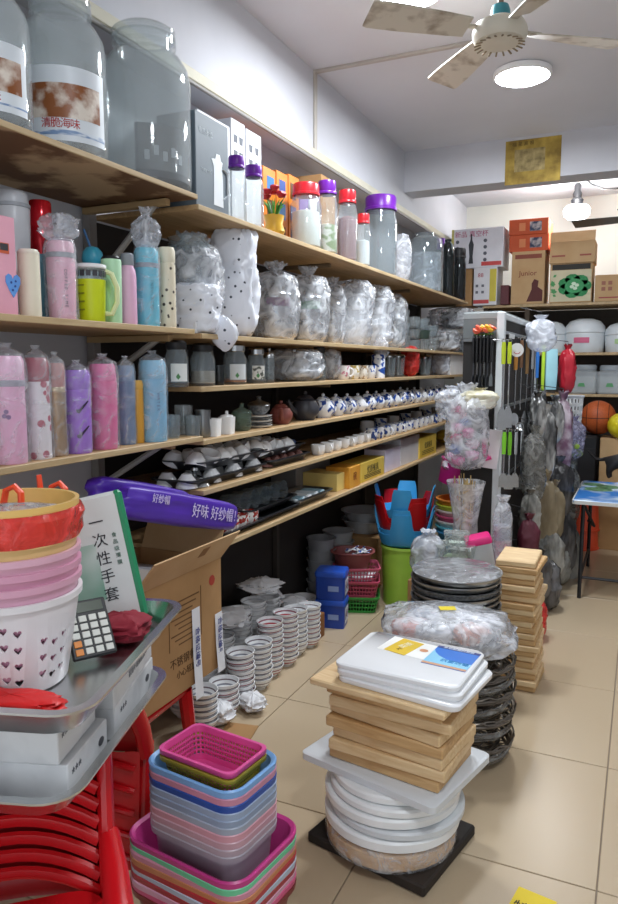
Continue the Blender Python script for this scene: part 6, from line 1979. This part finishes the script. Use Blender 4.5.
def rice_bucket(label, u, v0, v1, wpx, z, Y=YS + .02, m=FROST, lab='#d86a8c'):
    k = mpp(at(u, v1, Y=Y))
    r = wpx * k / 2
    h = (v1 - v0) * k
    p = at(u, v1, Y=Y + r)
    t = thing('rice_bucket', label, 'bucket', (p.x, Y + r, z + .001), 0, 'white plastic buckets on the back shelf')
    ob('body', lathe([(0, 0), (r * .9, 0), (r * .95, .01), (r, h * .5), (r * .98, h * .58)], 32), m, t)
    ob('lid', lathe([(r * .99, h * .57), (r * 1.03, h * .6), (r * .97, h * .78), (r * .75, h * .93), (r * .4, h), (0, h)], 32), m, t)
    curved_label(t, r * 1.01, h * .28, h * .44, -95 - 22, -95 + 22, pl(lab, .5))
    return t


WB_ = pl('#dfe6ea', .35)
rice_bucket('big white domed rice bucket with a pink label on the back shelf', 584, 318, 352, 39, zs[1], m=WB_)
rice_bucket('white domed bucket half hidden left of the big one', 550, 321, 352, 30, zs[1], m=WB_, lab='#a8c0b0')
rice_bucket('white bucket cut off by the right edge, back shelf', 624, 322, 352, 38, zs[1], m=WB_, lab='#b8d8a0')
for (u, lb) in [(583, 'clear canister of white rice with green print, left one'), (611, 'clear canister of white rice, right one at the edge')]:
    k = mpp(at(u, 393, Y=YS))
    r, h = 14 * k, 29 * k
    p = at(u, 393, Y=YS + r)
    t = thing('rice_canister', lb, 'canister', (p.x, YS + .03 + r, zs[2] + .001), 0, 'clear canisters on the back shelf')
    ob('jar', loft([(r * 1.8, r * 1.8, .03, 0), (r * 2, r * 2, .04, .02), (r * 2, r * 2, .04, h * .75), (r * 1.5, r * 1.5, .05, h * .84)]), clear('canister_plastic', '#e6ecee', .5, '#d3dade', .1), t)
    ob('contents', loft([(r * 1.7, r * 1.7, .03, .01), (r * 1.8, r * 1.8, .03, h * .6)]), pl('#e4e6e2', .8), t)
    ob('lid', lathe([(r * .8, h * .82), (r * .86, h * .84), (r * .86, h * .96), (r * .78, h), (0, h)], 28), clear('canister_lid', '#dfe6ea', .6, '#c8d0d6', .1), t)
    ob('green_print', prism([(-.03, 0), (.03, 0), (.02, .03), (-.02, .03)], .001, 'y'), pl('#5aa06a', .5), t, (-.01, -r - .001, h * .25))

# table with printed top, cat, stools beneath
TZ = at(570, 500, Y=4.66).z
tb = thing('folding_table', 'folding table with a blue and white printed top in the right background', 'table', (.12, 5.1, 0))
TPM = two('blue_scene_print', '#2f7fd0', '#cfe2ee', 3.2, .42, .56, .25, detail=3)
top_w = .96
ob('table_top', box(top_w, .84, .022, .006), TPM, tb, (0, 0, TZ - .022))
ob('top_edging', loft([(top_w + .012, .852, .03, TZ - .026), (top_w + .012, .852, .03, TZ - .004), (top_w - .004, .836, .03, TZ - .004), (top_w - .004, .836, .03, TZ - .026)], False, False), pl('#cfd0cc', .4), tb)
for sx in (-.42, .42):
    ob('leg', tube([(sx, -.40, 0), (sx, -.36, TZ - .03)], .012, 8), BLACK, tb)
    ob('leg', tube([(sx, .40, 0), (sx, .36, TZ - .03)], .012, 8), BLACK, tb)
    ob('brace', tube([(sx, -.39, .13), (sx, .39, .13)], .009, 8), DARK, tb)
    ob('brace', tube([(sx + .01, -.36, TZ - .05), (sx + .06 * (1 if sx < 0 else -1), -.2, TZ - .2), (sx, .2, TZ - .25)], .009, 8), BLACK, tb)
ob('stretcher', tube([(-.42, -.38, .13), (.42, -.38, .13)], .009, 8), DARK, tb)
for (x, y, s) in [(-.36, .05, .09), (-.3, .18, .08), (-.40, .25, .07)]:
    ob('printed_tree', prism([(s * math.cos(q * PI / 6) * (1 + .2 * math.sin(q * 3)), s * math.sin(q * PI / 6)) for q in range(12)], .0008, 'z'), two('tree_print', '#2c5a3a', '#6f9a70', 30, .4, .6, .4), tb, (x, y, TZ))

# black cat on the table, seen from behind, tail to the left
q = at(612, 479, Z=TZ)
cat_t = thing('cat', 'black cat standing on the blue table, tail curling out to the left', 'cat', (q.x + .0, q.y, TZ), math.radians(-8))
cat_t.scale = (.85, .85, .85)
me = bpy.data.meshes.new('cat')
V = [(0, 0, .165), (.10, 0, .175), (.21, 0, .17), (.26, 0, .20), (.31, 0, .235), (.355, 0, .225),
     (-.01, .035, .10), (-.03, .035, .055), (-.015, .035, .008), (-.01, -.035, .10), (-.03, -.035, .055), (-.015, -.035, .008),
     (.22, .03, .09), (.215, .03, .05), (.225, .03, .008), (.22, -.03, .09), (.215, -.03, .05), (.225, -.03, .008),
     (-.06, 0, .17), (-.10, 0, .16), (-.14, -.01, .17), (-.18, -.02, .21), (-.205, -.03, .235)]
Ed = [(0, 1), (1, 2), (2, 3), (3, 4), (4, 5), (0, 6), (6, 7), (7, 8), (0, 9), (9, 10), (10, 11), (2, 12), (12, 13), (13, 14), (2, 15), (15, 16), (16, 17), (0, 18), (18, 19), (19, 20), (20, 21), (21, 22)]
Rr = [.062, .066, .06, .042, .046, .022, .038, .02, .014, .038, .02, .014, .024, .016, .014, .024, .016, .014, .02, .015, .013, .012, .009]
me.from_pydata(V, Ed, [])
co = bpy.data.objects.new('body', me)
COL.objects.link(co)
md = co.modifiers.new('skin', 'SKIN')
for i, sv in enumerate(me.skin_vertices[0].data):
    sv.radius = (Rr[i], Rr[i])
    sv.use_root = i == 0
sb = co.modifiers.new('sub', 'SUBSURF')
sb.levels = sb.render_levels = 2
me.materials.append(pl('#1c1a1c', .6))
co.parent = cat_t
for sy in (-1, 1):
    ob('ear', lathe([(.016, 0), (.009, .02), (0, .036)], 8), pl('#1c1a1c', .6), cat_t, (.30, sy * .026, .27))
for sy in (-1, 1):
    ob('eye', lathe([(.006 * math.sin(PI * k / 6), -.006 * math.cos(PI * k / 6)) for k in range(7)], 10), pl('#b8a020', .2), cat_t, (.343, sy * .02, .245))

OR = pl('#e2502c', .4)
for j in range(2):
    q = at(590, 545, Z=0)
    t = thing('orange_stool', ['orange-red round plastic stool under the table, lower of two', 'orange-red round plastic stool nested on the lower one'][j], 'stool', (q.x - .07, 6.08, .15 * j), 0, 'orange stools')
    ob('shell', lathe([(.135, 0), (.14, .0), (.12, .27), (.112, .285), (0, .29), (0, .283), (.108, .278), (.132, 0)], 32), OR, t)
    ob('rim', lathe([(.134, 0), (.145, 0), (.145, .014), (.137, .016)], 32), OR, t)
# dark case, ball and cartons right of the rack
q = at(585, 478, Y=6.1)
t = thing('speaker_case', 'tall black case standing on the floor under the basketball', 'case', (q.x - .02, 6.24, 0))
ob('body', box(.22, .24, .90, .02), BLACK, t)
ob('front_panel', box(.18, .008, .6, .003), pl('#202024', .6), t, (0, -.122, .2))
q = at(598, 417, Y=6.2)
t = thing('basketball', 'orange basketball with black seams resting on the black case', 'ball', (q.x, 6.22, .905 + .135))
rb = .135
ob('ball', lathe([(rb * math.sin(PI * k / 20), -rb * math.cos(PI * k / 20)) for k in range(21)], 36), two('basketball_skin', '#a84e22', '#bf5c2a', 120, .3, .7, .55), t)
for rot in ((0, 0, 0), (PI / 2, 0, 0), (PI / 2, 0, PI / 2)):
    ob('seam', tube(ring_pts(rb * 1.001, 0, 40), .0025, 5, False), BLACK, t, rot=rot)
for sx in (-1, 1):
    ob('seam', tube(ring_pts(rb * .80, 0, 32), .0025, 5, False), BLACK, t, (sx * rb * .6, 0, 0), (0, PI / 2, 0))
q0, q1 = at(594, 482, Y=6.05), at(640, 440, Y=6.05)
t = thing('brown_carton', 'plain brown carton behind the cat, under the yellow ball', 'carton', ((q0.x + q1.x) / 2 + .03, 6.22, .40))
ob('body', box(q1.x - q0.x, .28, q1.z - .40, .004), CARD_L, t)
single('carton', 'lower brown carton carrying the one behind the cat', 'carton', box(.44, .3, .398, .004), CARD, ((q0.x + q1.x) / 2 + .05, 6.22, 0))
q = at(611, 440, Y=6.2)
single('yellow_ball', 'yellow plastic ball on the carton below the basketball', 'ball', lathe([(.1 * math.sin(PI * k / 16), -.1 * math.cos(PI * k / 16)) for k in range(17)], 28), two('yellow_ball_skin', '#d6c21c', '#e6d83a', 14, .4, .6, .35), (q.x + .07, 6.10, q1.z + .101))
q = at(572, 420, Y=5.55)
bw = lattice_basket(.17, .14, .19, .02, .008, rows=3, hole=.4, nl=5, ns=4)
basket_thing('white_crate', 'white plastic crate beside the red bag at the rack end', bw, WHITE, (q.x - .02, 5.55, q.z - .01), .2)
t = thing('rack_end_stand', 'narrow dark stand of stacked drawers holding the white crate', 'stand', (q.x - .02, 5.55, 0), .2)
ob('frame', box(.13, .12, q.z - .012, .004), pl('#2a2a2e', .5), t)
for j in range(5):
    dr = ob('drawer', box(.11, .01, (q.z - .1) / 5 - .02, .003), pl('#3d4044', .4), t, (0, -.065, .04 + j * (q.z - .1) / 5))
    ob('handle', box(.06, .01, .012, .002), DARK, dr, (0, -.008, .05))

# yellow paper on the floor, bottom right
q = at(531, 905, Z=0)
t = thing('yellow_note', 'bright yellow paper note lying on the floor at the bottom edge', 'paper', (q.x, q.y - .015, 0), math.radians(-10))
ob('sheet', box(.105, .13, .001, 0), pl('#e3c81e', .6), t)
text('特价', .045, pl('#1e1a10', .6), t, (0, -.012, .0014), (0, 0, 0))
